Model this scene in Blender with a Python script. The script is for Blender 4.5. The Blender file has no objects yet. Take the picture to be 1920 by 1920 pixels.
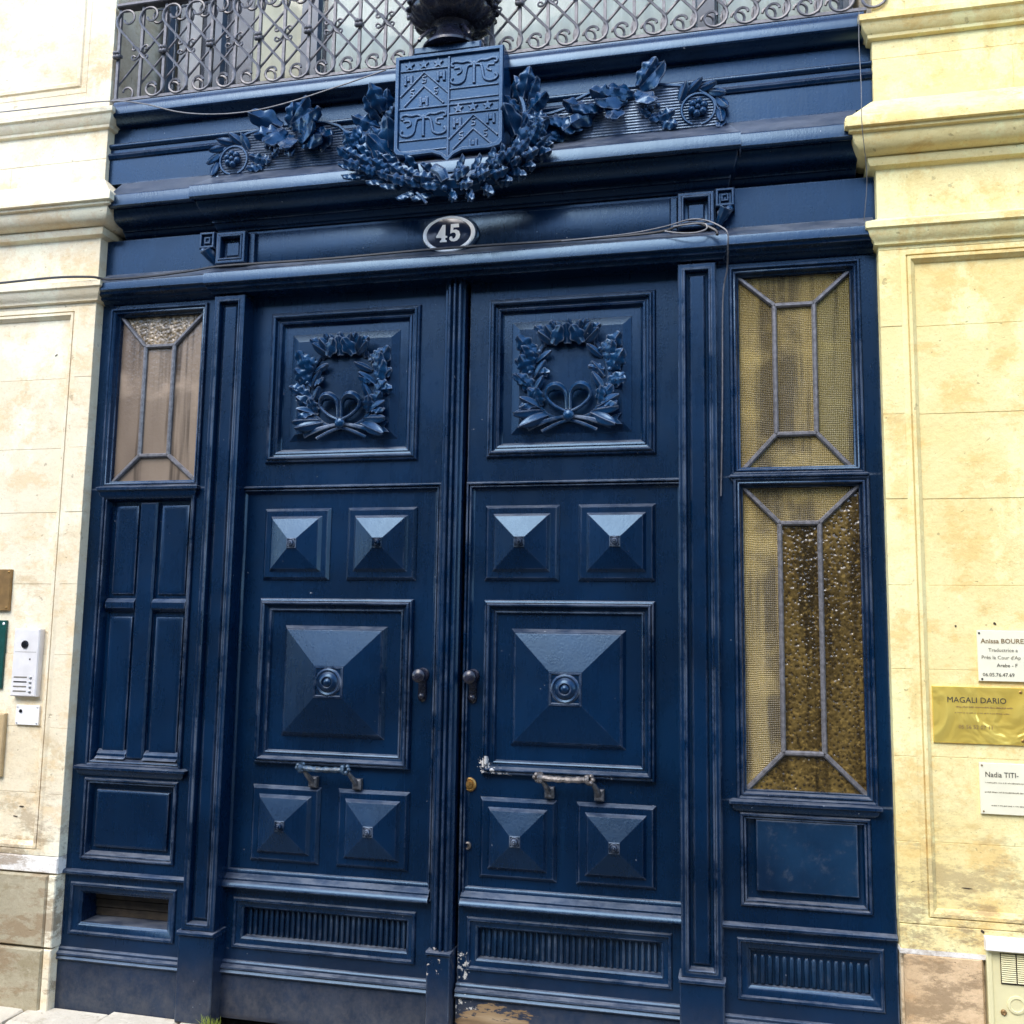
import bpy, bmesh, math, random
from mathutils import Matrix, Vector
R = math.radians
scene = bpy.context.scene
COL = scene.collection

# ------------------------------------------------------------------ camera
cam_d = bpy.data.cameras.new("camera")
cam_d.sensor_fit = 'HORIZONTAL'; cam_d.sensor_width = 36.0
cam_d.lens = 36.0 * 1832.0 / 1920.0
cam_d.clip_start = 0.05; cam_d.clip_end = 2000
cam = bpy.data.objects.new("camera", cam_d); COL.objects.link(cam)
r_ = Vector((0.97389861, 0.22647857, 0.01513159))
u_ = Vector((0.01250794, -0.12010988, 0.99268181))
f_ = Vector((-0.22663861, 0.96658216, 0.11980762))
m3 = Matrix((r_, u_, -f_)).transposed()
cam.matrix_world = Matrix.Translation((1.0943, -3.5780, 1.5)) @ m3.to_4x4()
scene.camera = cam

# ------------------------------------------------------------------ sky, sun, exposure
SUN_EL, SUN_AZ = 50.0, 200.0          # azimuth: compass-style, from +Y clockwise
world = bpy.data.worlds.new("World"); scene.world = world
world.use_nodes = True
wn = world.node_tree.nodes; wl = world.node_tree.links
wn.clear()
sky = wn.new('ShaderNodeTexSky'); sky.sky_type = 'NISHITA'; sky.sun_disc = False
sky.sun_elevation = R(SUN_EL); sky.sun_rotation = R(SUN_AZ)
sky.air_density = 1.0; sky.dust_density = 0.7; sky.ozone_density = 1.0
bg = wn.new('ShaderNodeBackground'); bg.inputs['Strength'].default_value = 0.15
wo = wn.new('ShaderNodeOutputWorld')
wl.new(sky.outputs[0], bg.inputs[0]); wl.new(bg.outputs[0], wo.inputs[0])
sd = bpy.data.lights.new("sun", 'SUN'); sd.energy = 0.85; sd.angle = R(35); sd.color = (1.0, 0.93, 0.82)
sun = bpy.data.objects.new("sun", sd); COL.objects.link(sun)
az, el = R(SUN_AZ), R(SUN_EL)
to_sun = Vector((math.sin(az) * math.cos(el), math.cos(az) * math.cos(el), math.sin(el)))
sun.rotation_euler = to_sun.to_track_quat('Z', 'Y').to_euler()
sun.location = (0, -6, 9)
vs = scene.view_settings
vs.view_transform = 'Standard'; vs.look = 'None'; vs.gamma = 1.0; vs.use_curve_mapping = False
vs.exposure = 2.10

# ------------------------------------------------------------------ helpers: objects
WP = {}
def link(o, parent):
    COL.objects.link(o)
    if parent is not None:
        o.parent = parent
def thing(name, label, cat, loc=(0, 0, 0), group=None):
    o = bpy.data.objects.new(name, None); o.empty_display_size = 0.05
    COL.objects.link(o); o.location = loc; WP[o.name] = Vector(loc)
    o['label'] = label; o['category'] = cat
    if group: o['group'] = group
    return o
def part_empty(name, parent, loc, label=None):
    o = bpy.data.objects.new(name, None); o.empty_display_size = 0.03
    link(o, parent); o.location = Vector(loc) - WP[parent.name]; WP[o.name] = Vector(loc)
    if label: o['label'] = label
    return o
def tag(o, label=None, cat=None, group=None, kind=None):
    if label: o['label'] = label
    if cat: o['category'] = cat
    if group: o['group'] = group
    if kind: o['kind'] = kind
    return o
def finish(me, mat, smooth=38):
    if mat is not None:
        for m in (mat if isinstance(mat, (list, tuple)) else [mat]): me.materials.append(m)
    if smooth:
        me.shade_smooth(); me.set_sharp_from_angle(angle=R(smooth))
    else:
        me.shade_flat()
def obj(name, vf, mat, parent=None, smooth=38, label=None):
    """vf = (verts, faces) in world coordinates"""
    v, f = vf
    xs = [p[0] for p in v]; ys = [p[1] for p in v]; zs = [p[2] for p in v]
    c = Vector(((min(xs) + max(xs)) / 2, (min(ys) + max(ys)) / 2, min(zs)))
    me = bpy.data.meshes.new(name)
    me.from_pydata([(p[0] - c.x, p[1] - c.y, p[2] - c.z) for p in v], [], f)
    me.update(); finish(me, mat, smooth)
    o = bpy.data.objects.new(name, me); link(o, parent)
    o.location = c - (WP[parent.name] if parent is not None else Vector((0, 0, 0)))
    WP[o.name] = c
    if label: o['label'] = label
    return o
def inst(name, me, M, parent):
    """object sharing mesh data, M = world matrix"""
    o = bpy.data.objects.new(name, me); link(o, parent)
    loc, rot, sc = M.decompose()
    o.location = loc - (WP[parent.name] if parent is not None else Vector((0, 0, 0)))
    o.rotation_euler = rot.to_euler(); o.scale = sc
    WP[o.name] = loc
    return o
def mesh_of(name, vf, mat, smooth=40):
    me = bpy.data.meshes.new(name); me.from_pydata(vf[0], [], vf[1]); me.update()
    finish(me, mat, smooth); return me

# ------------------------------------------------------------------ helpers: shapes -> (verts, faces)
def join(*vfs):
    V, F = [], []
    for v, f in vfs:
        n = len(V); V += list(v); F += [tuple(i + n for i in q) for q in f]
    return V, F
def box(x0, x1, y0, y1, z0, z1, b=0.0):
    if b <= 0:
        V = [(x0, y0, z0), (x1, y0, z0), (x1, y1, z0), (x0, y1, z0), (x0, y0, z1), (x1, y0, z1), (x1, y1, z1), (x0, y1, z1)]
        F = [(0, 1, 5, 4), (1, 2, 6, 5), (2, 3, 7, 6), (3, 0, 4, 7), (4, 5, 6, 7), (3, 2, 1, 0)]
        return V, F
    # front face (y0) bevelled towards the viewer
    return rings([(x0, x1, z0, z1, y1), (x0, x1, z0, z1, y0 + b), (x0 + b, x1 - b, z0 + b, z1 - b, y0)], cap=True, back=True)
def rings(rs, cap=True, back=False):
    """rs: list of (x0,x1,z0,z1,y) from outside in; faces look to -y"""
    V, F = [], []
    for (x0, x1, z0, z1, y) in rs:
        V += [(x0, y, z0), (x1, y, z0), (x1, y, z1), (x0, y, z1)]
    for i in range(len(rs) - 1):
        a, b = 4 * i, 4 * i + 4
        for k in range(4):
            l = (k + 1) % 4
            F.append((a + k, a + l, b + l, b + k))
    if cap:
        n = 4 * (len(rs) - 1); F.append((n, n + 1, n + 2, n + 3))
    if back:
        F.append((3, 2, 1, 0))
    return V, F
def inset(r, prof):
    """rect r=(x0,x1,z0,z1); prof [(inset,y)]"""
    return [(r[0] + d, r[1] - d, r[2] + d, r[3] - d, y) for d, y in prof]
def mir(r, s):
    return r if s > 0 else (-r[1], -r[0]) + tuple(r[2:])
def arc(cx, cy, r, a0, a1, n):
    return [(cx + r * math.cos(R(a0 + (a1 - a0) * i / n)), cy + r * math.sin(R(a0 + (a1 - a0) * i / n))) for i in range(n + 1)]
def bead(d0, d1, y, h, n=5):
    """half round proud of y by h between insets d0..d1"""
    c, r = (d0 + d1) / 2, (d1 - d0) / 2
    return [(c - r * math.cos(math.pi * i / n), y - h * math.sin(math.pi * i / n)) for i in range(n + 1)]
def moulding(prof, x0, x1, ret0=None, ret1=None, ybase=0.0, yret=0.03, k=1.0):
    """prof [(y,z)] top to bottom; swept along X; ret: mitred return back to yret"""
    path = []
    V, F = [], []
    n = len(prof)
    cols = []
    if ret0: cols.append([(x0 - k * (ybase - y), yret, z) for y, z in prof]); cols.append([(x0 - k * (ybase - y), y, z) for y, z in prof])
    else: cols.append([(x0, y, z) for y, z in prof])
    if ret1: cols.append([(x1 + k * (ybase - y), y, z) for y, z in prof]); cols.append([(x1 + k * (ybase - y), yret, z) for y, z in prof])
    else: cols.append([(x1, y, z) for y, z in prof])
    for c in cols: V += c
    for i in range(len(cols) - 1):
        a, b = i * n, i * n + n
        for j in range(n - 1):
            F.append((a + j, a + j + 1, b + j + 1, b + j))
    if not ret0: F.append(tuple(range(n - 1, -1, -1)))
    if not ret1: F.append(tuple((len(cols) - 1) * n + k for k in range(n)))
    return V, F
def plan(prof, z0, z1):
    """prof [(x,y)] left to right, extruded in z, capped"""
    n = len(prof)
    V = [(x, y, z0) for x, y in prof] + [(x, y, z1) for x, y in prof]
    F = [(k, k + 1, n + k + 1, n + k) for k in range(n - 1)]
    F.append(tuple(range(n - 1, -1, -1))); F.append(tuple(range(n, 2 * n)))
    return V, F
def tube(pts, rad, n=6, closed=False, flat=1.0, caps=True):
    """pts 3D; rad number or list"""
    V, F = [], []
    m = len(pts)
    P = [Vector(p) for p in pts]
    up = Vector((0, -1, 0))
    for i in range(m):
        a = P[i - 1] if (i > 0 or closed) else P[i]
        b = P[(i + 1) % m] if (i < m - 1 or closed) else P[i]
        t = (b - a)
        t = t.normalized() if t.length > 1e-9 else Vector((1, 0, 0))
        s = t.cross(up)
        if s.length < 1e-4: s = t.cross(Vector((1, 0, 0)))
        s.normalize(); w = s.cross(t).normalized()
        rr = rad[i] if isinstance(rad, (list, tuple)) else rad
        for k in range(n):
            an = 2 * math.pi * k / n
            q = P[i] + s * (rr * math.cos(an)) + w * (rr * flat * math.sin(an))
            V.append(tuple(q))
    e = m if closed else m - 1
    for i in range(e):
        a, b = i * n, ((i + 1) % m) * n
        for k in range(n):
            l = (k + 1) % n
            F.append((a + k, b + k, b + l, a + l))
    if caps and not closed:
        F.append(tuple(range(n))); F.append(tuple((m - 1) * n + k for k in range(n - 1, -1, -1)))
    return V, F
def lathe_y(prof, cx, cz, n=20, sx=1.0, sz=1.0):
    """prof [(r,y)] outside/back first, axis along y, faces to -y"""
    V, F = [], []
    for r, y in prof:
        for k in range(n):
            a = 2 * math.pi * k / n
            V.append((cx + sx * r * math.cos(a), y, cz + sz * r * math.sin(a)))
    for i in range(len(prof) - 1):
        for k in range(n):
            l = (k + 1) % n
            F.append((i * n + k, i * n + l, (i + 1) * n + l, (i + 1) * n + k))
    F.append(tuple((len(prof) - 1) * n + k for k in range(n)))
    return V, F
def poly_prism(pts, y0, y1):
    """pts [(x,z)] ccw seen from the front; y0 front"""
    n = len(pts)
    V = [(x, y0, z) for x, z in pts] + [(x, y1, z) for x, z in pts]
    F = [tuple(range(n))] + [tuple(range(2 * n - 1, n - 1, -1))]
    for k in range(n):
        l = (k + 1) % n
        F.append((k, n + k, n + l, l))
    return V, F
def ball(c, r, sy=1.0, n=10, m=6):
    V, F = [], []
    for i in range(m + 1):
        t = math.pi * i / m
        for k in range(n):
            a = 2 * math.pi * k / n
            V.append((c[0] + r * math.sin(t) * math.cos(a), c[1] - r * sy * math.cos(t), c[2] + r * math.sin(t) * math.sin(a)))
    for i in range(m):
        for k in range(n):
            l = (k + 1) % n
            F.append((i * n + k, (i + 1) * n + k, (i + 1) * n + l, i * n + l))
    return V, F
def bez(p, n=12):
    """catmull-rom through points"""
    out = []
    q = [p[0]] + list(p) + [p[-1]]
    for i in range(1, len(q) - 2):
        for k in range(n):
            t = k / n
            out.append(tuple(0.5 * ((2 * b) + (c - a) * t + (2 * a - 5 * b + 4 * c - d) * t * t + (3 * b - a - 3 * c + d) * t ** 3)
                             for a, b, c, d in zip(q[i - 1], q[i], q[i + 1], q[i + 2])))
    out.append(tuple(p[-1]))
    return out

# ------------------------------------------------------------------ materials
def nodes(name):
    m = bpy.data.materials.new(name); m.use_nodes = True
    nt = m.node_tree; nt.nodes.clear()
    out = nt.nodes.new('ShaderNodeOutputMaterial'); b = nt.nodes.new('ShaderNodeBsdfPrincipled')
    nt.links.new(b.outputs[0], out.inputs[0])
    return m, nt, b
class NT:
    def __init__(s, nt): s.nt = nt; s.pos = None
    def n(s, t, **kw):
        x = s.nt.nodes.new(t)
        for k, v in kw.items(): setattr(x, k, v)
        return x
    def l(s, a, b): s.nt.links.new(a, b)
    def P(s):
        if s.pos is None: s.pos = s.n('ShaderNodeNewGeometry').outputs['Position']
        return s.pos
    def val(s, sock, v):
        if isinstance(v, (int, float, tuple, list)): sock.default_value = v
        else: s.l(v, sock)
    def noise(s, scale, detail=4, rough=0.55, stretch=(1, 1, 1), dist=0.0):
        mp = s.n('ShaderNodeMapping'); mp.inputs['Scale'].default_value = stretch; s.l(s.P(), mp.inputs[0])
        x = s.n('ShaderNodeTexNoise'); s.l(mp.outputs[0], x.inputs['Vector'])
        x.inputs['Scale'].default_value = scale; x.inputs['Detail'].default_value = detail
        x.inputs['Roughness'].default_value = rough; x.inputs['Distortion'].default_value = dist
        return x.outputs['Fac']
    def ramp(s, fac, stops, interp='LINEAR'):
        x = s.n('ShaderNodeValToRGB'); x.color_ramp.interpolation = interp
        el = x.color_ramp.elements
        while len(el) < len(stops): el.new(0.5)
        for e, (p, c) in zip(el, stops):
            e.position = p; e.color = c if len(c) == 4 else (*c, 1)
        s.l(fac, x.inputs[0]); return x.outputs[0]
    def sm(s, v, a, b):
        x = s.n('ShaderNodeMapRange', interpolation_type='SMOOTHSTEP')
        s.l(v, x.inputs['Value']); x.inputs['From Min'].default_value = a; x.inputs['From Max'].default_value = b
        return x.outputs[0]
    def math(s, op, a, b=0.0):
        x = s.n('ShaderNodeMath', operation=op); s.val(x.inputs[0], a); s.val(x.inputs[1], b); return x.outputs[0]
    def mix(s, f, a, b, mode='MIX'):
        x = s.n('ShaderNodeMix', data_type='RGBA', blend_type=mode)
        s.val(x.inputs[0], f)
        for sock, v in ((x.inputs[6], a), (x.inputs[7], b)):
            if isinstance(v, (tuple, list)): sock.default_value = (*v[:3], 1)
            else: s.l(v, sock)
        return x.outputs[2]
    def xyz(s):
        x = s.n('ShaderNodeSeparateXYZ'); s.l(s.P(), x.inputs[0]); return x.outputs
    def near(s, c, r0, r1):
        """1 inside radius r0 of world point c, 0 beyond r1"""
        d = s.n('ShaderNodeVectorMath', operation='DISTANCE'); s.l(s.P(), d.inputs[0]); d.inputs[1].default_value = c
        return s.math('SUBTRACT', 1.0, s.sm(d.outputs['Value'], r0, r1))
    def bump(s, h, strength, dist=0.002, normal=None):
        x = s.n('ShaderNodeBump'); s.l(h, x.inputs['Height']); x.inputs['Strength'].default_value = strength
        x.inputs['Distance'].default_value = dist
        if normal is not None: s.l(normal, x.inputs['Normal'])
        return x.outputs[0]

def make_paint(name, c1, c2, rough=(0.16, 0.40), chips=(), dust=True, wood=None, scuff=0.0, edge=0.7):
    m, nt, b = nodes(name); t = NT(nt)
    big = t.noise(2.3, 5, 0.6)
    col = t.mix(t.sm(big, 0.35, 0.68), c1, c2)
    # faint dusty streaks and brush marks
    streak = t.noise(26, 4, 0.6, (1, 1, 0.06))
    col = t.mix(t.math('MULTIPLY', t.sm(streak, 0.55, 0.85), 0.35), col, (0.003, 0.022, 0.060))
    fine = t.noise(240, 2, 0.5)
    col = t.mix(t.math('MULTIPLY', t.sm(fine, 0.60, 0.80), 0.22), col, (0.008, 0.028, 0.062))
    # sparse flecks of chipped paint everywhere
    fl = t.noise(75, 2, 0.4)
    speck = t.math('MULTIPLY', t.sm(fl, 0.77, 0.785), t.sm(t.noise(4, 2), 0.50, 0.60))
    col = t.mix(speck, col, (0.30, 0.31, 0.33))
    x, y, z = t.xyz()
    rf = t.math('ADD', t.math('MULTIPLY', t.math('ADD', t.math('MULTIPLY', t.noise(9, 4, 0.65), 0.6), t.math('MULTIPLY', t.noise(60, 4, 0.7, (1, 1, 0.08)), 0.4)), rough[1] - rough[0]), rough[0])
    if dust:
        d = t.math('MULTIPLY', t.math('SUBTRACT', 1.0, t.sm(z, 0.02, 0.30)), t.math('ADD', 0.35, t.math('MULTIPLY', t.sm(t.noise(19, 8, 0.8, (1, 1, 0.8)), 0.32, 0.64), 0.65)))
        d = t.math('MULTIPLY', d, 0.8)
        col = t.mix(d, col, t.mix(t.noise(40, 3), (0.030, 0.032, 0.040), (0.085, 0.075, 0.072)))
        rf = t.math('ADD', rf, t.math('MULTIPLY', d, 0.35))
    for (c, r0, r1, thr, cc) in chips:
        mk = t.math('ADD', t.noise(46, 5, 0.7), t.math('MULTIPLY', t.near(c, r0, r1), 0.3))
        col = t.mix(t.sm(mk, thr, thr + 0.02), col, cc)
    if wood:
        c, r0, r1 = wood
        mk = t.math('ADD', t.noise(14, 6, 0.7, (0.5, 1, 2.0)), t.math('MULTIPLY', t.near(c, r0, r1), 0.42))
        wc = t.ramp(t.noise(30, 5, 0.6, (0.12, 1, 1)), [(0.25, (0.05, 0.028, 0.014)), (0.5, (0.21, 0.135, 0.065)), (0.75, (0.34, 0.25, 0.145))])
        col = t.mix(t.sm(mk, 0.80, 0.84), col, wc)
    if scuff:
        s_ = t.sm(t.noise(18, 6, 0.75), 0.52, 0.72)
        col = t.mix(t.math('MULTIPLY', s_, scuff), col, (0.075, 0.085, 0.10))
    nz_ = t.n('ShaderNodeSeparateXYZ'); t.l(t.n('ShaderNodeNewGeometry').outputs['Normal'], nz_.inputs[0])
    settled = t.math('MULTIPLY', t.sm(nz_.outputs[2], 0.45, 0.95), t.math('ADD', 0.12, t.math('MULTIPLY', t.sm(t.noise(16, 7, 0.75, (0.5, 1, 1)), 0.35, 0.65), 0.5)))
    col = t.mix(settled, col, (0.17, 0.18, 0.20)); rf = t.math('ADD', rf, t.math('MULTIPLY', settled, 0.3))      # dust lying on the ledges
    # pale highlight lines painted into the colour along convex edges
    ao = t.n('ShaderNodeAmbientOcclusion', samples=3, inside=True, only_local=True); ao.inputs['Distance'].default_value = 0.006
    edge_glint = t.math('MULTIPLY', t.sm(t.math('SUBTRACT', 1.0, ao.outputs['AO']), 0.16, 0.50), t.sm(t.noise(4.5, 7, 0.75), 0.40, 0.64))
    col = t.mix(t.math('MULTIPLY', edge_glint, edge), col, (0.24, 0.28, 0.345))
    t.l(col, b.inputs['Base Color']); t.l(rf, b.inputs['Roughness'])
    b.inputs['Specular Tint'].default_value = (0.44, 0.70, 1.0, 1.0)
    b.inputs['IOR'].default_value = 1.5; b.inputs['Specular IOR Level'].default_value = 0.58
    bev = t.n('ShaderNodeBevel', samples=2); bev.inputs['Radius'].default_value = 0.0028
    h = t.math('ADD', t.math('MULTIPLY', t.noise(42, 4, 0.6, (1, 1, 0.12)), 0.6), t.math('MULTIPLY', t.noise(130, 3), 0.5))
    t.l(t.bump(h, 0.30, 0.0023, bev.outputs[0]), b.inputs['Normal'])
    return m
BLUE1, BLUE2 = (0.0002, 0.0062, 0.022), (0.0004, 0.0125, 0.042)
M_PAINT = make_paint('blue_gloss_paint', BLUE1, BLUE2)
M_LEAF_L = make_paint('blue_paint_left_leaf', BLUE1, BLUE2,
    chips=[((-0.02, 0.0, 0.3), 0.02, 0.15, 0.88, (0.40, 0.36, 0.32))])
CH = (0.50, 0.49, 0.46)
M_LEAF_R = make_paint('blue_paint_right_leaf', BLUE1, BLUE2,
    chips=[((0.152, 0.035, 1.00), 0.015, 0.065, 0.79, CH), ((0.20, 0.035, 0.976), 0.012, 0.055, 0.80, CH), ((0.26, 0.04, 0.970), 0.01, 0.04, 0.85, CH),
           ((0.07, 0.05, 0.27), 0.02, 0.13, 0.83, CH), ((0.09, 0.05, 0.15), 0.02, 0.12, 0.84, CH)],
    wood=((0.22, 0.03, -0.02), 0.12, 0.30))
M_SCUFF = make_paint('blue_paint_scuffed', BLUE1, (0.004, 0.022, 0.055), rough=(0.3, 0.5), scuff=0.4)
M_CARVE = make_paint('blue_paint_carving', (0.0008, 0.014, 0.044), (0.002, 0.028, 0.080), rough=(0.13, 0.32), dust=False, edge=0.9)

def make_stone(name, ca, cb, stain, dark=0.7, bumpk=0.6, grime=True):
    m, nt, b = nodes(name); t = NT(nt)
    big = t.noise(1.7, 6, 0.6)
    col = t.mix(t.sm(big, 0.32, 0.68), ca, cb)
    patch = t.noise(4.5, 12, 0.78, (1, 1, 1.5))
    col = t.mix(t.math('MULTIPLY', t.sm(patch, 0.50, 0.60), 0.60), col, stain)
    blot = t.noise(2.6, 9, 0.75, (1.0, 1, 1.7), 0.4)
    col = t.mix(t.math('MULTIPLY', t.sm(blot, 0.56, 0.66), 0.55), col, tuple(c * 0.80 for c in stain))
    pale = t.noise(3.6, 11, 0.76, (1, 1, 0.8))
    col = t.mix(t.math('MULTIPLY', t.sm(pale, 0.50, 0.60), 0.65), col, tuple(min(0.82, c * 1.12 + 0.03) for c in cb))
    vein = t.noise(3.2, 8, 0.7, (0.5, 1, 3.0), 0.6)
    col = t.mix(t.math('MULTIPLY', t.sm(vein, 0.60, 0.72), 0.25 * dark), col, (0.30, 0.19, 0.09))
    grain = t.noise(110, 6, 0.8)
    col = t.mix(t.math('MULTIPLY', t.sm(grain, 0.52, 0.72), 0.45), col, tuple(c * 0.62 for c in stain))
    pit = t.math('MAXIMUM', t.sm(t.noise(34, 3, 0.5), 0.70, 0.73), t.sm(t.noise(95, 3, 0.5), 0.70, 0.74))
    col = t.mix(t.math('MULTIPLY', pit, 0.5 * dark), col, (0.16, 0.10, 0.05))
    x, y, z = t.xyz()
    if grime:
        g = t.math('MULTIPLY', t.math('SUBTRACT', 1.0, t.sm(z, 0.45, 1.15)), t.sm(t.noise(7, 11, 0.8, (0.7, 1, 1.8)), 0.48, 0.58))
        col = t.mix(t.math('MULTIPLY', g, 0.75), col, (0.26, 0.18, 0.10))
    t.l(col, b.inputs['Base Color']); b.inputs['Roughness'].default_value = 0.88
    b.inputs['Specular IOR Level'].default_value = 0.25
    h = t.math('ADD', t.math('MULTIPLY', t.noise(38, 7, 0.7), 1.0), t.math('MULTIPLY', pit, -0.5))
    t.l(t.bump(h, bumpk, 0.006), b.inputs['Normal'])
    return m
M_STONE_L = make_stone('limestone_pale', (0.71, 0.60, 0.40), (0.77, 0.685, 0.51), (0.67, 0.49, 0.26))
M_STONE_R = make_stone('limestone_yellow', (0.73, 0.58, 0.245), (0.79, 0.675, 0.345), (0.69, 0.455, 0.15))
M_MORTAR = make_stone('old_mortar', (0.56, 0.46, 0.31), (0.62, 0.53, 0.38), (0.46, 0.34, 0.2))
M_PLINTH_L = make_stone('plinth_grey_stone', (0.30, 0.26, 0.17), (0.38, 0.33, 0.22), (0.24, 0.19, 0.10), 1.0, 0.6)
M_PLINTH_R = make_stone('plinth_brown_stone', (0.52, 0.35, 0.19), (0.60, 0.43, 0.25), (0.46, 0.28, 0.13), 1.0, 0.6)
M_STEP = make_stone('paving_limestone', (0.50, 0.44, 0.34), (0.62, 0.56, 0.44), (0.34, 0.28, 0.18), 1.0, 0.6, False)
M_SLAB = make_stone('grey_paving', (0.17, 0.16, 0.145), (0.22, 0.205, 0.185), (0.12, 0.11, 0.095), 0.6, 0.5, False)
M_MORTAR_W = make_stone('white_mortar', (0.66, 0.62, 0.55), (0.72, 0.68, 0.62), (0.55, 0.48, 0.38))

def simple(name, col, rough=0.5, metal=0.0, noise_amt=0.15, nscale=30, bumpk=0.0, spec=0.5):
    m, nt, b = nodes(name); t = NT(nt)
    nz = t.noise(nscale, 5, 0.6)
    c = t.mix(t.sm(nz, 0.3, 0.7), tuple(k * (1 - noise_amt) for k in col), tuple(min(1, k * (1 + noise_amt)) for k in col))
    t.l(c, b.inputs['Base Color']); b.inputs['Metallic'].default_value = metal
    t.l(t.math('ADD', t.math('MULTIPLY', t.noise(nscale * 1.7, 3), 0.2), rough - 0.1), b.inputs['Roughness'])
    b.inputs['Specular IOR Level'].default_value = spec
    if bumpk: t.l(t.bump(t.noise(nscale * 2, 4), bumpk, 0.003), b.inputs['Normal'])
    return m
M_IRON = simple('railing_iron', (0.10, 0.095, 0.10), 0.45, 0.3, 0.3, 60, 0.2)
M_URN = simple('black_cast_iron', (0.010, 0.011, 0.020), 0.26, 0.0, 0.4, 25, 0.3)
M_STEEL = simple('brushed_steel', (0.55, 0.54, 0.53), 0.35, 0.9, 0.1, 40)
M_HANDLE = simple('worn_painted_iron', (0.030, 0.055, 0.085), 0.35, 0.2, 0.7, 60, 0.4)
M_HANDLE_W = simple('worn_bare_iron', (0.10, 0.10, 0.105), 0.4, 0.4, 0.5, 70, 0.4)
M_HANDLE_G = simple('worn_gilt_iron', (0.13, 0.115, 0.105), 0.4, 0.3, 0.7, 70, 0.4)
M_BRASS = simple('old_brass', (0.38, 0.22, 0.07), 0.35, 0.85, 0.4, 90)
M_GREYP = simple('grey_painted_metal', (0.66, 0.63, 0.60), 0.4, 0.0, 0.06, 20)
M_WHITE = simple('white_plastic', (0.80, 0.78, 0.74), 0.35, 0.0, 0.04, 15)
M_CREAMP = simple('cream_plastic', (0.74, 0.70, 0.52), 0.35, 0.0, 0.04, 15)
M_BLACK = simple('black_rubber', (0.012, 0.012, 0.013), 0.4, 0, 0.2, 40)
M_LENS = simple('black_lens', (0.008, 0.008, 0.01), 0.1, 0, 0.1, 40)
M_INK = simple('black_print', (0.03, 0.025, 0.02), 0.6, 0, 0.1, 40)
M_INKB = simple('brown_print', (0.20, 0.13, 0.05), 0.6, 0, 0.1, 40)
M_INKG = simple('grey_print', (0.16, 0.14, 0.10), 0.6, 0, 0.1, 40)
M_ENAMEL_W = simple('white_enamel', (0.90, 0.90, 0.88), 0.18, 0, 0.02, 15)
M_ENAMEL_B = simple('dark_blue_enamel', (0.008, 0.016, 0.040), 0.15, 0, 0.2, 15)
M_CABLE = simple('black_cable', (0.015, 0.014, 0.015), 0.4, 0, 0.3, 40)
M_CABLE_D = simple('dark_grey_cable', (0.10, 0.10, 0.11), 0.4, 0, 0.3, 40)
M_CABLE_G = simple('grey_cable', (0.15, 0.145, 0.145), 0.45, 0, 0.3, 40)
M_METER = simple('meter_box_cream', (0.66, 0.60, 0.34), 0.4, 0, 0.05, 12)
M_BROWNP = simple('bronze_plaque', (0.24, 0.14, 0.05), 0.4, 0.4, 0.2, 20)
M_GREENP = simple('dark_green_plaque', (0.004, 0.055, 0.045), 0.3, 0, 0.2, 12)
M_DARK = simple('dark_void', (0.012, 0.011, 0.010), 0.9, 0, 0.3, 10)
M_OLDWOOD = simple('old_brown_boards', (0.030, 0.021, 0.012), 0.8, 0, 0.5, 26, 0.5)
M_WINFRAME = simple('dark_window_paint', (0.020, 0.035, 0.055), 0.35, 0, 0.2, 20)
M_CURTAIN = simple('pale_curtain', (0.36, 0.40, 0.35), 0.9, 0, 0.06, 6)
M_CURTAIN2 = simple('cream_curtain', (0.40, 0.38, 0.26), 0.9, 0, 0.06, 6)
M_BLIND = simple('grey_blind', (0.16, 0.155, 0.15), 0.8, 0, 0.1, 10)
M_SHUT = simple('white_shutter', (0.42, 0.41, 0.39), 0.5, 0, 0.06, 10)
M_LEAD = simple('pale_glazing_bar', (0.15, 0.145, 0.15), 0.32, 0.25, 0.3, 60, 0.2)
M_STREET = make_stone('street_asphalt', (0.05, 0.05, 0.05), (0.075, 0.072, 0.07), (0.06, 0.055, 0.05), 0.3, 0.6, False)

def make_gold():
    m, nt, b = nodes('polished_brass_plate'); t = NT(nt)
    c = t.mix(t.noise(6, 4, 0.6, (1, 1, 1), 1.5), (0.80, 0.52, 0.07), (1.0, 0.80, 0.20))
    t.l(c, b.inputs['Base Color']); b.inputs['Metallic'].default_value = 0.55
    b.inputs['Roughness'].default_value = 0.14
    t.l(t.bump(t.noise(6, 2, 0.5, (1, 1, 1), 1.6), 0.6, 0.04), b.inputs['Normal'])
    return m
M_GOLD = make_gold()

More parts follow.
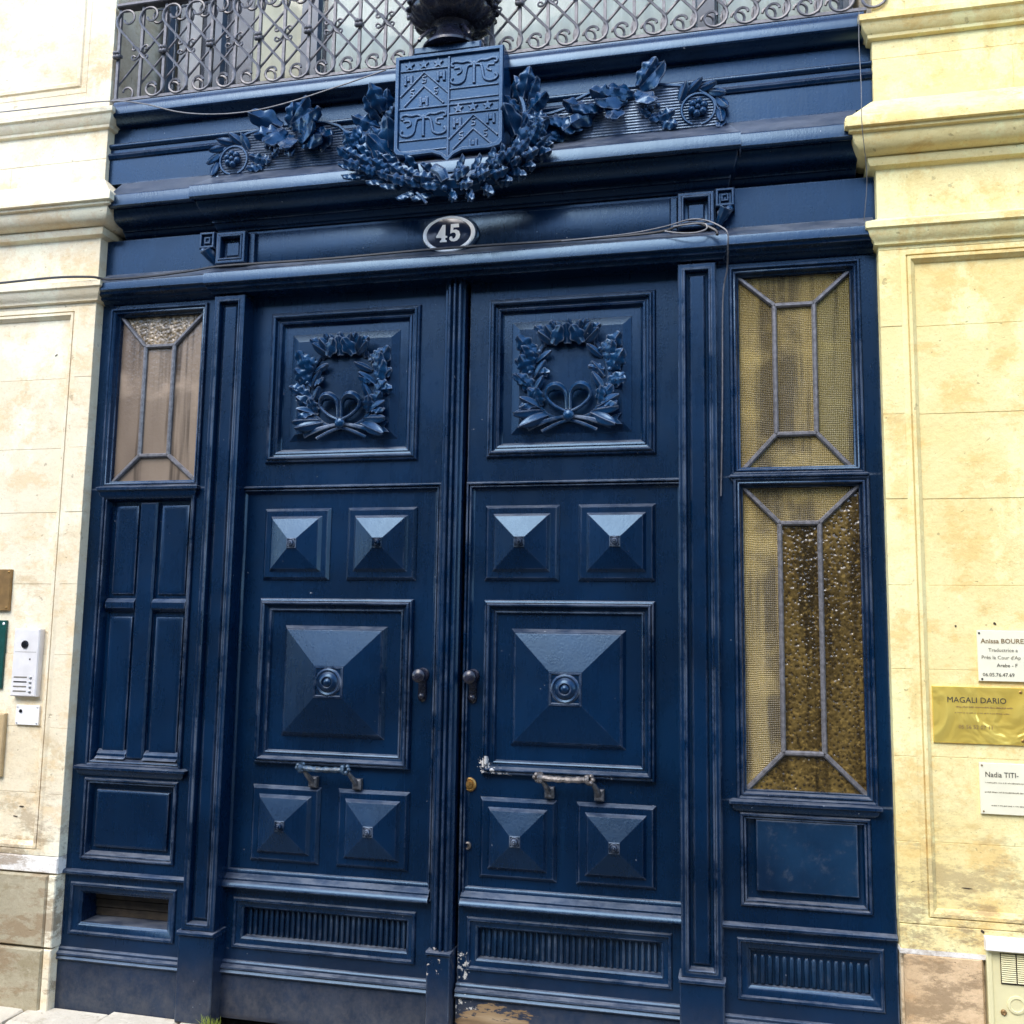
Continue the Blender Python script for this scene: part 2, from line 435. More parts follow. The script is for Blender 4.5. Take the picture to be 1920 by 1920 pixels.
def make_glass(name, ca, cb, kind, rough=0.22, grad=None):
    """patterned cathedral glass in front of a dim hall"""
    m, nt, b = nodes(name); t = NT(nt)
    col = t.mix(t.sm(t.noise(3.0, 3, 0.5, (1, 1, 0.35)), 0.35, 0.65), ca, cb)
    col = t.mix(t.sm(t.noise(9, 3, 0.6, (1.7, 1, 0.09)), 0.46, 0.62), col, tuple(k * 0.40 for k in ca))
    col = t.mix(t.math('MULTIPLY', t.sm(t.noise(2.2, 4, 0.6, (1, 1, 1.3)), 0.50, 0.66), 0.7), col, tuple(min(1, k * 1.7) for k in cb))
    if kind == 'mesh':
        mp = t.n('ShaderNodeMapping'); mp.inputs['Rotation'].default_value = (0, R(45), 0); mp.inputs['Scale'].default_value = (1, 0.001, 1)
        wob = t.n('ShaderNodeVectorMath', operation='MULTIPLY_ADD'); nzc = t.n('ShaderNodeTexNoise'); t.l(t.P(), nzc.inputs['Vector']); nzc.inputs['Scale'].default_value = 14
        t.l(nzc.outputs['Color'], wob.inputs[0]); wob.inputs[1].default_value = (0.012, 0.0, 0.012); t.l(t.P(), wob.inputs[2])
        t.l(wob.outputs[0], mp.inputs[0])
        sx = t.n('ShaderNodeSeparateXYZ'); t.l(mp.outputs[0], sx.inputs[0])
        k = 2 * math.pi / 0.0092
        h = t.math('MULTIPLY', t.math('SINE', t.math('MULTIPLY', sx.outputs[0], k)), t.math('SINE', t.math('MULTIPLY', sx.outputs[2], k)))
        h2 = t.sm(h, 0.15, 0.75)
        col = t.mix(t.math('MULTIPLY', h2, 0.38), col, tuple(min(1, k_ * 1.5) for k_ in cb))
        nrm = t.bump(h, 0.7, 0.0025)
    elif kind == 'hammer':
        v = t.n('ShaderNodeTexVoronoi', feature='SMOOTH_F1'); t.l(t.P(), v.inputs['Vector']); v.inputs['Scale'].default_value = 88; v.inputs['Randomness'].default_value = 1.0
        h = v.outputs['Distance']
        col = t.mix(t.sm(h, 0.1, 0.55), tuple(k_ * 0.40 for k_ in ca), col)
        col = t.mix(t.math('MULTIPLY', t.sm(t.noise(55, 4, 0.7), 0.52, 0.66), 0.5), col, tuple(min(1, k_ * 2.4) for k_ in cb))  # bright gold specks: glints put into the glass colour
        h = t.math('ADD', h, t.math('MULTIPLY', t.noise(30, 3, 0.6), 0.9))
        nrm = t.bump(h, 0.75, 0.006)
    else:
        h = t.noise(70, 4, 0.6); nrm = t.bump(h, 0.30, 0.004)
    t.l(col, b.inputs['Base Color']); b.inputs['Roughness'].default_value = rough
    b.inputs['Specular IOR Level'].default_value = 0.6
    t.l(nrm, b.inputs['Normal'])
    return m
M_GL_TAN = make_glass('tan_frosted_glass', (0.150, 0.112, 0.082), (0.235, 0.180, 0.130), 'frost', 0.14)
M_GL_TAN2 = make_glass('brown_rolled_glass', (0.20, 0.14, 0.07), (0.30, 0.22, 0.13), 'hammer', 0.25)
M_GL_GOLD = make_glass('gold_mesh_glass', (0.150, 0.104, 0.028), (0.225, 0.165, 0.052), 'mesh')
M_GL_OLIVE = make_glass('olive_mesh_glass', (0.11, 0.085, 0.024), (0.17, 0.135, 0.042), 'mesh')
M_GL_HAM = make_glass('brown_hammered_glass', (0.055, 0.034, 0.008), (0.110, 0.072, 0.019), 'hammer', 0.16)
def make_pane():
    m, nt, b = nodes('window_glass'); t = NT(nt)
    tr = t.n('ShaderNodeBsdfTransparent'); gl = t.n('ShaderNodeBsdfGlossy'); gl.inputs['Roughness'].default_value = 0.02
    fr = t.n('ShaderNodeFresnel'); fr.inputs['IOR'].default_value = 1.18
    mx = t.n('ShaderNodeMixShader'); t.l(fr.outputs[0], mx.inputs[0]); t.l(tr.outputs[0], mx.inputs[1]); t.l(gl.outputs[0], mx.inputs[2])
    out = [x for x in nt.nodes if x.type == 'OUTPUT_MATERIAL'][0]
    t.l(mx.outputs[0], out.inputs[0])
    return m
M_PANE = make_pane()
def make_grass():
    m, nt, b = nodes('weed_green'); t = NT(nt)
    t.l(t.mix(t.noise(40, 3), (0.10, 0.17, 0.02), (0.30, 0.34, 0.05)), b.inputs['Base Color']); b.inputs['Roughness'].default_value = 0.6
    return m
M_GRASS = make_grass()

# ================================================================== setting: street and pavement
def struct(name, vf, mat, smooth=0):
    o = obj(name, vf, mat, None, smooth); o['kind'] = 'structure'; return o
street = struct('street', box(-150, 150, -200, 60, -0.35, -0.16), M_STREET)
pave = struct('pavement', box(-12, 12, -1.35, 0.25, -0.159, -0.045), M_SLAB)
rnd = random.Random(5)
xx = -3.4
while xx < 3.4:                                   # narrow threshold stones along the house
    w = rnd.uniform(0.26, 0.42)
    zt = -0.004 + rnd.uniform(-0.007, 0.005); d = rnd.uniform(0.0, 0.012)
    v, f = rings([(xx + 0.006, xx + w - 0.006, 0, 0.0, 0)] * 1, cap=False)
    x0, x1, y0, y1 = xx + 0.005, xx + w - 0.005, -0.175 - d, -0.012
    b_ = 0.010
    V = [(x0, y0, -0.06), (x1, y0, -0.06), (x1, y1, -0.06), (x0, y1, -0.06),
         (x0, y0, zt - b_), (x1, y0, zt - b_ * 0.6), (x1, y1, zt - b_), (x0, y1, zt - b_),
         (x0 + b_, y0 + b_, zt), (x1 - b_ * 1.6, y0 + b_, zt - 0.003), (x1 - b_, y1 - b_, zt), (x0 + b_, y1 - b_, zt + 0.002)]
    F = [(0, 1, 5, 4), (1, 2, 6, 5), (2, 3, 7, 6), (3, 0, 4, 7), (4, 5, 9, 8), (5, 6, 10, 9), (6, 7, 11, 10), (7, 4, 8, 11), (8, 9, 10, 11)]
    obj('threshold_stone', (V, F), M_STEP, pave, 0)
    xx += w
yy = -0.19
for row in range(3):
    d = (0.36, 0.40, 0.38)[row]
    xx = -3.6 + 0.2 * row
    while xx < 3.4:
        w = rnd.uniform(0.5, 0.75); zt = -0.030 + rnd.uniform(-0.003, 0.003)
        v, f = box(xx + 0.005, xx + w - 0.005, yy - d + 0.005, yy - 0.005, -0.06, zt)
        obj('paving_slab', (v, f), M_SLAB, pave, 0)
        xx += w
    yy -= d

# added unseen house row across the street, shaping low sky light and gloss reflections
opp_parts = [box(-15, 13, -17, -8.6, -0.16, 6.0), box(-15.2, 13.2, -8.62, -8.3, 5.8, 6.15), box(-15, 13, -8.62, -8.48, 3.9, 4.15)]
for k in range(-5, 5):
    for z0, h in ((0.9, 2.3), (4.3, 1.4)):
        opp_parts.append(rings([(k * 2.6 - 0.75, k * 2.6 + 0.75, z0, z0 + h, -8.59), (k * 2.6 - 0.75, k * 2.6 + 0.75, z0, z0 + h, -8.50), (k * 2.6 - 0.55, k * 2.6 + 0.55, z0 + 0.2, z0 + h - 0.2, -8.50)], cap=False))
M_OPP = make_stone('grey_limestone', (0.19, 0.18, 0.165), (0.26, 0.245, 0.22), (0.14, 0.125, 0.11))
struct('added_house_row', join(*opp_parts), M_OPP)
# ================================================================== stone house
house = thing('stone_house', 'cream limestone house front with moulded piers either side of the blue doorway', 'building', (0, 0.3, 0))
obj('light_stop_slab', box(-4.5, 4.5, 0.62, 0.80, -0.1, 7.0), M_DARK, house, 0)  # unseen dark slab added behind everything to stop light leaks
YW = -0.05
EDGE = {-1: 1.572, 1: 1.585}
def cornice_prof(k=0.0):
    P = [(YW - 0.0, 3.415), (YW - 0.012, 3.405), (YW - 0.085, 3.325), (YW - 0.105, 3.312), (YW - 0.112, 3.30), (YW - 0.112, 3.272), (YW - 0.098, 3.268), (YW - 0.098, 3.258), (YW - 0.085, 3.254)]
    P += [(YW - 0.085 + 0.062 * (1 - math.cos(R(a))), 3.254 - 0.062 * math.sin(R(a))) for a in range(15, 91, 15)]
    P += [(YW - 0.030, 3.186), (YW - 0.030, 3.176), (YW - 0.022, 3.160), (YW - 0.010, 3.156), (YW, 3.150)]
    return P
def string_prof(z, p=0.045):
    return [(YW, z + 0.055), (YW - 0.008, z + 0.05), (YW - p, z + 0.03), (YW - p, z + 0.008), (YW - p * 0.8, z + 0.002), (YW - p * 0.72, z - 0.012),
            (YW - p * 0.45, z - 0.03), (YW - p * 0.35, z - 0.034), (YW - p * 0.3, z - 0.045), (YW, z - 0.05)]
rnd = random.Random(11)
for s in (-1, 1):
    mat = M_STONE_L if s < 0 else M_STONE_R
    e = EDGE[s]
    ax = e if s > 0 else -4.2
    bx_ = 4.2 if s > 0 else -e
    pier = obj('pier', box(ax + (0.004 if s > 0 else 0), bx_ - (0.004 if s < 0 else 0), YW + 0.022, 0.60, -0.05, 6.6), M_MORTAR, house, 0,
               label='pale cream limestone pier' if s < 0 else 'yellow limestone pier')
    # courses: margin stone beside the door, panel stone beyond the moulding
    PX0, PX1 = 1.655, 2.72           # panel moulding outer
    joints = [0.572, 0.830, 1.104, 1.390, 1.671, 1.966, 2.262, 2.574, 2.852]
    if s < 0: joints = [0.572, 0.812, 1.075, 1.370, 1.661, 1.962, 2.236, 2.540, 2.852]
    g = 0.0003
    def stone(x0, x1, z0, z1, y=YW, m=mat, ch=0.0016, yb=0.03):
        r = mir((x0, x1, z0 + g, z1 - g), s)
        jy = rnd.uniform(-0.0012, 0.0012)
        return obj('stone_block', rings([(*r, yb), (*r, y + ch + jy), (r[0] + ch * 0.7, r[1] - ch * 0.7, r[2] + ch * 0.7, r[3] - ch * 0.7, y + jy)]), m, pier, 0)
    for z0, z1 in zip(joints[:-1], joints[1:]):
        stone(e, PX0 + 0.002, z0, z1)
        split = rnd.choice((2.02, 2.2, 2.36)) + rnd.uniform(-0.05, 0.05)
        zt, zb = min(z1, 2.812), max(z0, 0.606)
        stone(PX0 + 0.030, PX1 - 0.03, zb, zt, YW + 0.018)
        stone(PX1 - 0.002, 4.2, z0, z1)
    # frame of the sunk panel
    r = mir((PX0, PX1, 0.572, 2.852), s)
    obj('panel_moulding', rings(inset(r, [(0, YW + 0.02), (0, YW + 0.001), (0.003, YW), (0.020, YW - 0.001), (0.0215, YW + 0.006), (0.024, YW + 0.006), (0.0255, YW - 0.001), (0.036, YW - 0.001), (0.041, YW + 0.006),
                                      (0.047, YW + 0.010), (0.051, YW + 0.0185), (0.052, YW + 0.022)]), cap=False), mat, pier)
    stone(e, 2.45, 2.852, 2.90); stone(2.45, 4.2, 2.852, 2.90)
    # plain courses above the string, joint at 3.57/3.51
    jz = 3.575 if s > 0 else 3.512
    for z0, z1, sp in ((2.935, 3.155, 2.3), (3.41, jz, 2.05), (jz, 3.70, 2.4)):
        stone(e, sp, z0, z1); stone(sp, 4.2, z0, z1)
    stone(e, 2.1, 3.16, 3.41, YW + 0.01); stone(2.1, 4.2, 3.16, 3.41, YW + 0.01)
    # upper storey pier, with the foot of another sunk panel
    stone(e + 0.005, 1.70, 3.72, 4.35, YW + 0.004); stone(e + 0.005, 1.70, 4.35, 5.2, YW + 0.004)
    stone(1.70, 4.2, 3.72, 3.835, YW + 0.004)
    r2 = mir((1.70, 4.0, 3.835, 6.4), s)
    obj('panel_moulding', rings(inset(r2, [(0, YW + 0.02), (0, YW + 0.004), (0.018, YW + 0.003), (0.022, YW + 0.010), (0.030, YW + 0.010), (0.036, YW + 0.003), (0.05, YW + 0.003), (0.062, YW + 0.014), (0.064, YW + 0.02)])), mat, pier)
    stone(e + 0.005, 1.70, 5.2, 6.5, YW + 0.004)
    ends = dict(ret0=True) if s > 0 else dict(ret1=True)
    def run(prof): return moulding(prof, ax, bx_, ybase=YW, yret=0.06, **ends)
    obj('cornice', run(cornice_prof()), mat, house)
    obj('string_course', run(string_prof(2.915)), mat, house)
    obj('string_course', run(string_prof(3.695, 0.05)), mat, house)
    # plinth
    if s > 0:
        for z0, z1, x0, x1, m in ((0.492, 0.570, e + 0.002, 2.30, mat), (0.492, 0.570, 2.30, 4.2, mat)): stone(x0, x1, z0, z1, YW - 0.004, m)
        stone(e + 0.012, 1.835, -0.04, 0.482, YW - 0.008, M_PLINTH_R, 0.010)
        stone(2.20, 2.9, -0.04, 0.482, YW - 0.008, M_PLINTH_R, 0.010); stone(2.9, 4.2, -0.04, 0.482, YW - 0.008, M_PLINTH_R, 0.010)
        obj('mortar_bed', box(e, 1.845, YW - 0.005, 0.0, 0.478, 0.494), M_MORTAR_W, pier, 0)
    else:
        stone(e, 2.6, 0.505, 0.570, YW - 0.002, M_MORTAR_W, 0.006)
        for z0, z1, w in ((0.225, 0.500, 1.98), (-0.03, 0.218, 2.15)):
            stone(e, e + 0.035, z0, z1, YW - 0.008, M_STONE_L, 0.005)
            stone(e + 0.036, w, z0, z1, YW - 0.014, M_PLINTH_L, 0.009); stone(w, 3.0, z0, z1, YW - 0.014, M_PLINTH_L, 0.009); stone(3.0, 4.2, z0, z1, YW - 0.014, M_PLINTH_L, 0.009)
# broken spots in the stone: small dark chips standing in the surface
def chip(x, z, y, w, h, rot, s):
    pts = []
    rr = random.Random(int(abs(x * 1000 + z * 777)))
    for k in range(9):
        a = 2 * math.pi * k / 9; q = rr.uniform(0.65, 1.15)
        px, pz = w * q * math.cos(a), h * q * math.sin(a)
        pts.append((x + px * math.cos(rot) - pz * math.sin(rot), z + px * math.sin(rot) + pz * math.cos(rot)))
    obj('chip', poly_prism(pts, y - 0.0012, y + 0.004), M_STONE_CHIP, house, 0)
M_STONE_CHIP = simple('weathered_hole', (0.05, 0.033, 0.02), 0.95, 0, 0.5, 90)
for (x, z, y, w, h, r) in ((-1.765, 2.645, -.033, .008, .003, .6), (-1.775, 0.755, -.033, .012, .003, 0.0), (-1.80, 0.715, -.033, .012, .0022, -.1), (1.795, 1.535, -.033, .004, .004, 0), (1.915, 1.545, -.033, .004, .006, .8), (1.80, 0.69, -.033, .018, .002, -.05), (1.835, 0.565, -.055, .004, .008, .9)):
    chip(x, z, y, w, h, r, 1)

# upper storey window behind the railing
UW = 0.27
obj('upper_lintel', box(-1.56, 1.56, 0.0, 0.60, 5.9, 6.6), M_STONE_L, house, 0)
wcols = [(-1.62, -1.53, 'shut'), (-1.47, -1.30, 'blind'), (-1.28, -0.885, 'cur2'), (-0.79, 0.93, 'cur'), (1.03, 1.62, 'cur')]
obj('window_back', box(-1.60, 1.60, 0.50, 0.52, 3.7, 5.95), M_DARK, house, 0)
def wavy(x0, x1, y, z0, z1, amp, n):
    V, F = [], []
    k = max(6, int((x1 - x0) * 60))
    for i in range(k + 1):
        x = x0 + (x1 - x0) * i / k
        yy_ = y + amp * math.sin(i * 1.1 + x * 7) + amp * 0.5 * math.sin(i * 0.43)
        V += [(x, yy_, z0), (x, yy_, z1)]
    for i in range(k): F.append((2 * i, 2 * i + 2, 2 * i + 3, 2 * i + 1))
    return V, F
for x0, x1, k in ((-1.55, -1.285, 'a'), (-1.275, -0.80, 'b'), (-0.79, 0.0, 'c'), (0.0, 0.985, 'c2'), (0.985, 1.56, 'd')):
    w = part_empty('window', house, ((x0 + x1) / 2, UW, 3.74))
    fw = 0.045
    obj('window_frame', rings([(x0, x1, 3.70, 5.9, UW + 0.05), (x0, x1, 3.70, 5.9, UW), (x0 + fw - .01, x1 - fw + .01, 3.77, 5.84, UW), (x0 + fw, x1 - fw, 3.78, 5.83, UW + 0.02), (x0 + fw, x1 - fw, 3.78, 5.83, UW + 0.05)], cap=False), M_WINFRAME, w)
    obj('pane', box(x0 + fw + .001, x1 - fw - .001, UW + 0.026, UW + 0.031, 3.781, 5.829), M_PANE, w, 0)
    cm = {'a': M_SHUT, 'b': M_CURTAIN2, 'c': M_CURTAIN, 'c2': M_CURTAIN, 'd': M_CURTAIN}[k]
    if k == 'a':
        obj('curtain', wavy(x0 + fw + .003, x0 + 0.17, UW + 0.06, 3.75, 5.85, 0.004, 8), cm, w)
    elif k == 'b':
        obj('blind', box(x0 + fw + .003, x0 + 0.165, UW + 0.055, UW + 0.06, 3.75, 5.85), M_BLIND, w, 0)
        obj('curtain', wavy(x0 + 0.165, x1 - fw - .003, UW + 0.07, 3.75, 5.85, 0.006, 8), cm, w)
    else:
        obj('curtain', wavy(x0 + fw + .003, x1 - fw - .003, UW + 0.07, 3.75, 5.85, 0.008, 8), cm, w)

# ================================================================== door surround (fixed joinery)
sur = thing('door_surround', 'dark blue panelled timber surround with pilasters, side bays and cornice around the doors', 'door frame', (0, 0, 0))
def S(name, vf, mat=None, smooth=38, label=None): return obj(name, vf, mat or M_PAINT, sur, smooth, label)
S('backing', box(-1.66, 1.66, 0.13, 0.16, -0.04, 3.72), M_DARK, 0)
# balcony ledge, upper frieze, cornice, frieze, impost
S('balcony_ledge', moulding([(0.5, 3.764), (-0.055, 3.764), (-0.060, 3.760), (-0.063, 3.746), (-0.070, 3.738), (-0.077, 3.724), (-0.077, 3.696), (-0.072, 3.690), (-0.055, 3.687), (-0.040, 3.675), (-0.030, 3.668), (-0.014, 3.666), (0.05, 3.666)], -1.545, 1.560))
S('upper_frieze', moulding([(0.05, 3.667), (-0.004, 3.667), (-0.004, 3.592), (-0.020, 3.588)] + [(-0.020 - 0.016 * math.sin(R(a)), 3.575 + 0.013 * math.cos(R(a))) for a in range(0, 181, 30)] +
  [(-0.022, 3.560), (-0.022, 3.546), (-0.034, 3.540), (-0.040, 3.528), (-0.034, 3.515), (-0.026, 3.512), (-0.026, 3.40), (0.05, 3.40)], -1.60, 1.61))
def blue_cornice(dy, dz, zt):
    P = [(0.05, zt), (-0.024, zt), (-0.03, zt - 0.006), (-0.150 - dy, 3.302 - dz), (-0.168 - dy, 3.292 - dz), (-0.172 - dy, 3.285 - dz), (-0.172 - dy, 3.242 - dz), (-0.164 - dy, 3.236 - dz), (-0.150 - dy, 3.236 - dz), (-0.150 - dy, 3.246 - dz), (-0.135 - dy, 3.246 - dz)]
    P += [(-0.135 - dy + 0.085 * (1 - math.cos(R(a))), 3.246 - dz - 0.055 * math.sin(R(a))) for a in range(15, 91, 15)]
    P += [(-0.046 - dy, 3.190 - dz), (-0.046 - dy, 3.180 - dz), (-0.036 - dy, 3.178 - dz), (-0.030 - dy, 3.170 - dz), (-0.022 - dy, 3.160 - dz), (-0.014 - dy, 3.158 - dz), (-0.010 - dy, 3.150 - dz), (0.05, 3.150 - dz)]
    return P
S('cornice', moulding(blue_cornice(-0.042, -0.010, 3.402), -1.500, -1.020)); S('cornice', moulding(blue_cornice(-0.042, -0.010, 3.402), 1.050, 1.525))
S('cornice', moulding(blue_cornice(0.0, 0.004, 3.400), -1.058, 1.092, True, True, ybase=-0.090, yret=0.03, k=0.3), label='breaking forward over the doors')
S('frieze_board', box(-1.60, 1.61, 0.0, 0.05, 2.985, 3.152), None, 0)
S('frieze_panel', rings([(-0.86, 0.86, 2.985, 3.130, 0.0), (-0.86, 0.86, 2.985, 3.130, -0.008), (-0.85, 0.85, 2.99, 3.125, -0.010)]))
imp_side = [(0.05, 2.998), (-0.004, 2.998), (-0.012, 2.992), (-0.066, 2.944), (-0.078, 2.938), (-0.080, 2.930), (-0.080, 2.905), (-0.070, 2.900), (-0.066, 2.890), (-0.045, 2.884), (-0.040, 2.876), (-0.020, 2.872), (-0.010, 2.862), (0.0, 2.860), (0.05, 2.860)]
S('impost', moulding(imp_side, -1.560, -1.010)); S('impost', moulding(imp_side, 1.030, 1.575))
imp_c = [(0.10, 2.998), (-0.004, 2.998), (-0.014, 2.992), (-0.074, 2.946), (-0.088, 2.942), (-0.092, 2.934), (-0.092, 2.898), (-0.084, 2.892), (-0.074, 2.890), (-0.070, 2.880), (-0.050, 2.876), (-0.046, 2.866), (0.10, 2.866)]
S('impost', moulding(imp_c, -1.036, 1.056, True, True, ybase=-0.060, yret=0.04, k=0.3), label='breaking forward over the doors')
for s in (-1, 1):
    # pilaster, its foot and the block above
    def PR(r, prof, **k): return rings(inset(mir(r, s), prof), **k)
    pprof = [(0, 0.08), (0, -0.036), (0.004, -0.040), (0.018, -0.040)] + bead(0.018, 0.028, -0.036, 0.008) + [(0.031, -0.014), (0.040, -0.012), (0.041, -0.020), (0.046, -0.024), (0.052, -0.024)]
    S('pilaster', PR((0.882, 1.020, 0.335, 2.858), pprof))
    S('pilaster_foot', join(PR((0.876, 1.026, 0.0, 0.318), [(0, 0.08), (0, -0.040), (0.004, -0.044), (0.05, -0.044)]),
                            PR((0.872, 1.030, 0.318, 0.335), [(0, 0.08), (0, -0.050), (0.004, -0.056), (0.006, -0.056)])))
    bprof = [(0, 0.02), (0, -0.050), (0.003, -0.054), (0.012, -0.054)] + bead(0.012, 0.024, -0.050, 0.008) + [(0.026, -0.022), (0.036, -0.020), (0.037, -0.028), (0.042, -0.032)]
    S('pilaster_block', PR((0.884, 1.018, 2.992, 3.128), bprof))
    S('block_margin', PR((0.852, 0.884, 2.992, 3.128), [(0, 0.0), (0, -0.018), (0.006, -0.026), (0.012, -0.026)]))
    # carved corbel beside the block
    cb = part_empty('corbel', sur, (s * 1.056, -0.03, 3.0))
    r = mir((1.021, 1.092, 3.060, 3.132), s)
    obj('corbel_block', rings(inset(r, [(0, 0.0), (0, -0.056), (0.004, -0.062), (0.010, -0.062), (0.014, -0.048), (0.020, -0.048), (0.023, -0.058), (0.027, -0.058), (0.032, -0.050)])), M_PAINT, cb)
    pts = bez([(s * 1.026, -0.02, 2.992), (s * 1.034, -0.026, 3.012), (s * 1.048, -0.040, 3.034), (s * 1.062, -0.055, 3.058)], 5)
    obj('corbel_scroll', join(tube(pts, [0.008 + 0.020 * i / (len(pts) - 1) for i in range(len(pts))], 8), ball((s * 1.072, -0.055, 3.050), 0.015), ball((s * 1.040, -0.040, 3.045), 0.013), ball((s * 1.056, -0.030, 3.030), 0.012)), M_CARVE, cb)
    # ---- side bay
    B0, B1 = 1.020, 1.585
    def bay(z0, z1, inner, prof_in, cap=True, name='bay_frame', mat=None):
        """flat frame to the rect `inner`, then profile inwards"""
        o_ = mir((B0, B1, z0, z1), s); i_ = mir(inner, s)
        rs = [(*o_, 0.10), (*o_, 0.0), (*i_, 0.0)] + inset(i_, prof_in)
        return S(name, rings(rs, cap=cap), mat)
    wprof = [(0.0, -0.006), (0.004, -0.012), (0.010, -0.012), (0.013, -0.004), (0.016, -0.002)] + bead(0.016, 0.026, 0.0, 0.006, 4) + [(0.030, 0.014), (0.035, 0.016), (0.036, 0.045)]
    bay(2.062, 2.862, (1.066, 1.528, 2.046 + 0.016, 2.846), wprof, cap=False)
    if s > 0:
        bay(0.925, 2.062, (1.072, 1.540, 0.926, 2.058), wprof, cap=False)
    else:
        bay(0.925, 2.062, (1.076, 1.512, 0.926, 2.040), [(0.0, -0.006), (0.004, -0.012), (0.010, -0.012), (0.014, -0.002)] + bead(0.014, 0.022, 0.0, 0.006, 4) + [(0.028, 0.018), (0.030, 0.034), (0.040, 0.034)])
    # sill mouldings
    def sill(z, x0, x1, p=0.026, h=0.034):
        x0_, x1_ = (x0, x1) if s > 0 else (-x1, -x0)
        return S('sill_moulding', moulding([(0.02, z + 0.006), (-p * 0.6, z + 0.006), (-p, z), (-p, z - h * 0.25), (-p * 0.7, z - h * 0.4), (-p * 0.6, z - h * 0.7), (-0.006, z - h), (0.02, z - h)], x0_, x1_, True, True, ybase=0.0, yret=0.02))
    if s > 0: sill(2.062, 1.078, 1.520, 0.018, 0.020)
    else: sill(2.066, 1.090, 1.500, 0.030, 0.046)
    sill(0.926, 1.078, 1.518, 0.030, 0.036)
    # square panel under
    if s > 0:
        bay(0.512, 0.925, (1.082, 1.512, 0.574, 0.886), [(0, -0.004), (0.004, -0.010), (0.010, -0.010), (0.014, 0.0)] + bead(0.014, 0.022, 0.002, 0.005, 4) + [(0.026, 0.016), (0.034, 0.020)])
        S('raised_panel', rings(inset((1.136, 1.470, 0.626, 0.864), [(0, 0.022), (0, 0.004), (0.003, 0.0), (0.02, 0.0)])), M_SCUFF)
    else:
        bay(0.512, 0.925, (1.086, 1.510, 0.560, 0.880), [(0, -0.004), (0.004, -0.010), (0.010, -0.010), (0.014, 0.0)] + bead(0.014, 0.022, 0.002, 0.005, 4) + [(0.030, 0.024), (0.048, 0.026), (0.049, 0.014), (0.056, 0.010), (0.06, 0.010)])
    # fillet rail and grille section
    x0_, x1_ = (B0, B1) if s > 0 else (-B1, -B0)
    S('fillet_rail', moulding([(0.0, 0.520), (-0.014, 0.518), (-0.020, 0.512), (-0.020, 0.504), (-0.008, 0.499), (0.0, 0.498)], x0_, x1_))
    gr_in = (1.068, 1.542, 0.268, 0.470)
    deep = 0.030 if s > 0 else 0.124
    bay(0.215, 0.498, gr_in, [(0, -0.003), (0.004, -0.008), (0.012, -0.008), (0.016, 0.0), (0.034, 0.008), (0.037, 0.012), (0.044, 0.016), (0.046, deep)], cap=True, name='grille_frame')
    if s > 0:
        gp = part_empty('vent_grille', sur, (1.30, 0.03, 0.31))
        fl = mesh_of('flute', tube([(0, 0, 0.0), (0, 0, 0.006), (0, 0, 0.086), (0, 0, 0.092)], [0.005, 0.0085, 0.0085, 0.005], 8), M_SCUFF)
        for k in range(16): inst('flute', fl, Matrix.Translation((1.128 + k * 0.0240, 0.026, 0.318)), gp)
    else:
        for k in range(3):
            S('louvre_board', box(-1.50, -1.11, 0.108 - 0.004 * k, 0.120 - 0.004 * k, 0.316 + 0.034 * k, 0.346 + 0.034 * k), M_OLDWOOD, 0)
    S('skirting_moulding', moulding([(0.0, 0.219), (-0.008, 0.218), (-0.012, 0.214), (-0.012, 0.206), (-0.016, 0.204), (-0.024, 0.200), (-0.026, 0.194), (-0.020, 0.188), (-0.022, 0.185), (-0.027, 0.180), (-0.022, 0.174), (-0.010, 0.172)], x0_, x1_))
    S('skirting_board', rings(inset((x0_, x1_, -0.03, 0.174), [(0, 0.1), (0, -0.012), (0.002, -0.014), (0.02, -0.014)])))
S('shadow_gap_strip', box(1.585, 1.66, 0.030, 0.1, -0.03, 3.70), M_DARK, 0); S('shadow_gap_strip', box(-1.66, -1.585, 0.030, 0.1, -0.03, 3.70), M_DARK, 0)  # dark strips stand in for the shadowed gap beside the stone
# left bay: four sunk panels with mullion
mp = part_empty('panelled_bay', sur, (-1.294, 0.03, 0.95))
obj('mullion', box(-1.342, -1.262, 0.012, 0.034, 0.958, 2.006, 0.006), M_PAINT, mp)
for (x0, x1) in ((-1.476, -1.343), (-1.261, -1.108)):
    obj('cross_rail', moulding([(0.034, 1.606), (0.020, 1.604), (0.012, 1.594), (0.008, 1.590), (0.008, 1.566), (0.014, 1.560), (0.022, 1.552), (0.034, 1.548)], x0, x1), M_PAINT, mp)
    for z0, z1 in ((1.612, 1.998), (0.972, 1.536)):
        obj('sunk_panel', rings(inset((x0 + 0.016, x1 - 0.014, z0 + 0.012, z1 - 0.006), [(0, 0.034), (0, 0.026), (0.004, 0.024), (0.02, 0.024)])), M_PAINT, mp)
    obj('panel_foot', moulding([(0.034, 0.992), (0.026, 0.990), (0.018, 0.980), (0.014, 0.976), (0.014, 0.966), (0.006, 0.960), (0.0, 0.957), (0.034, 0.955)], x0, x1), M_PAINT, mp)

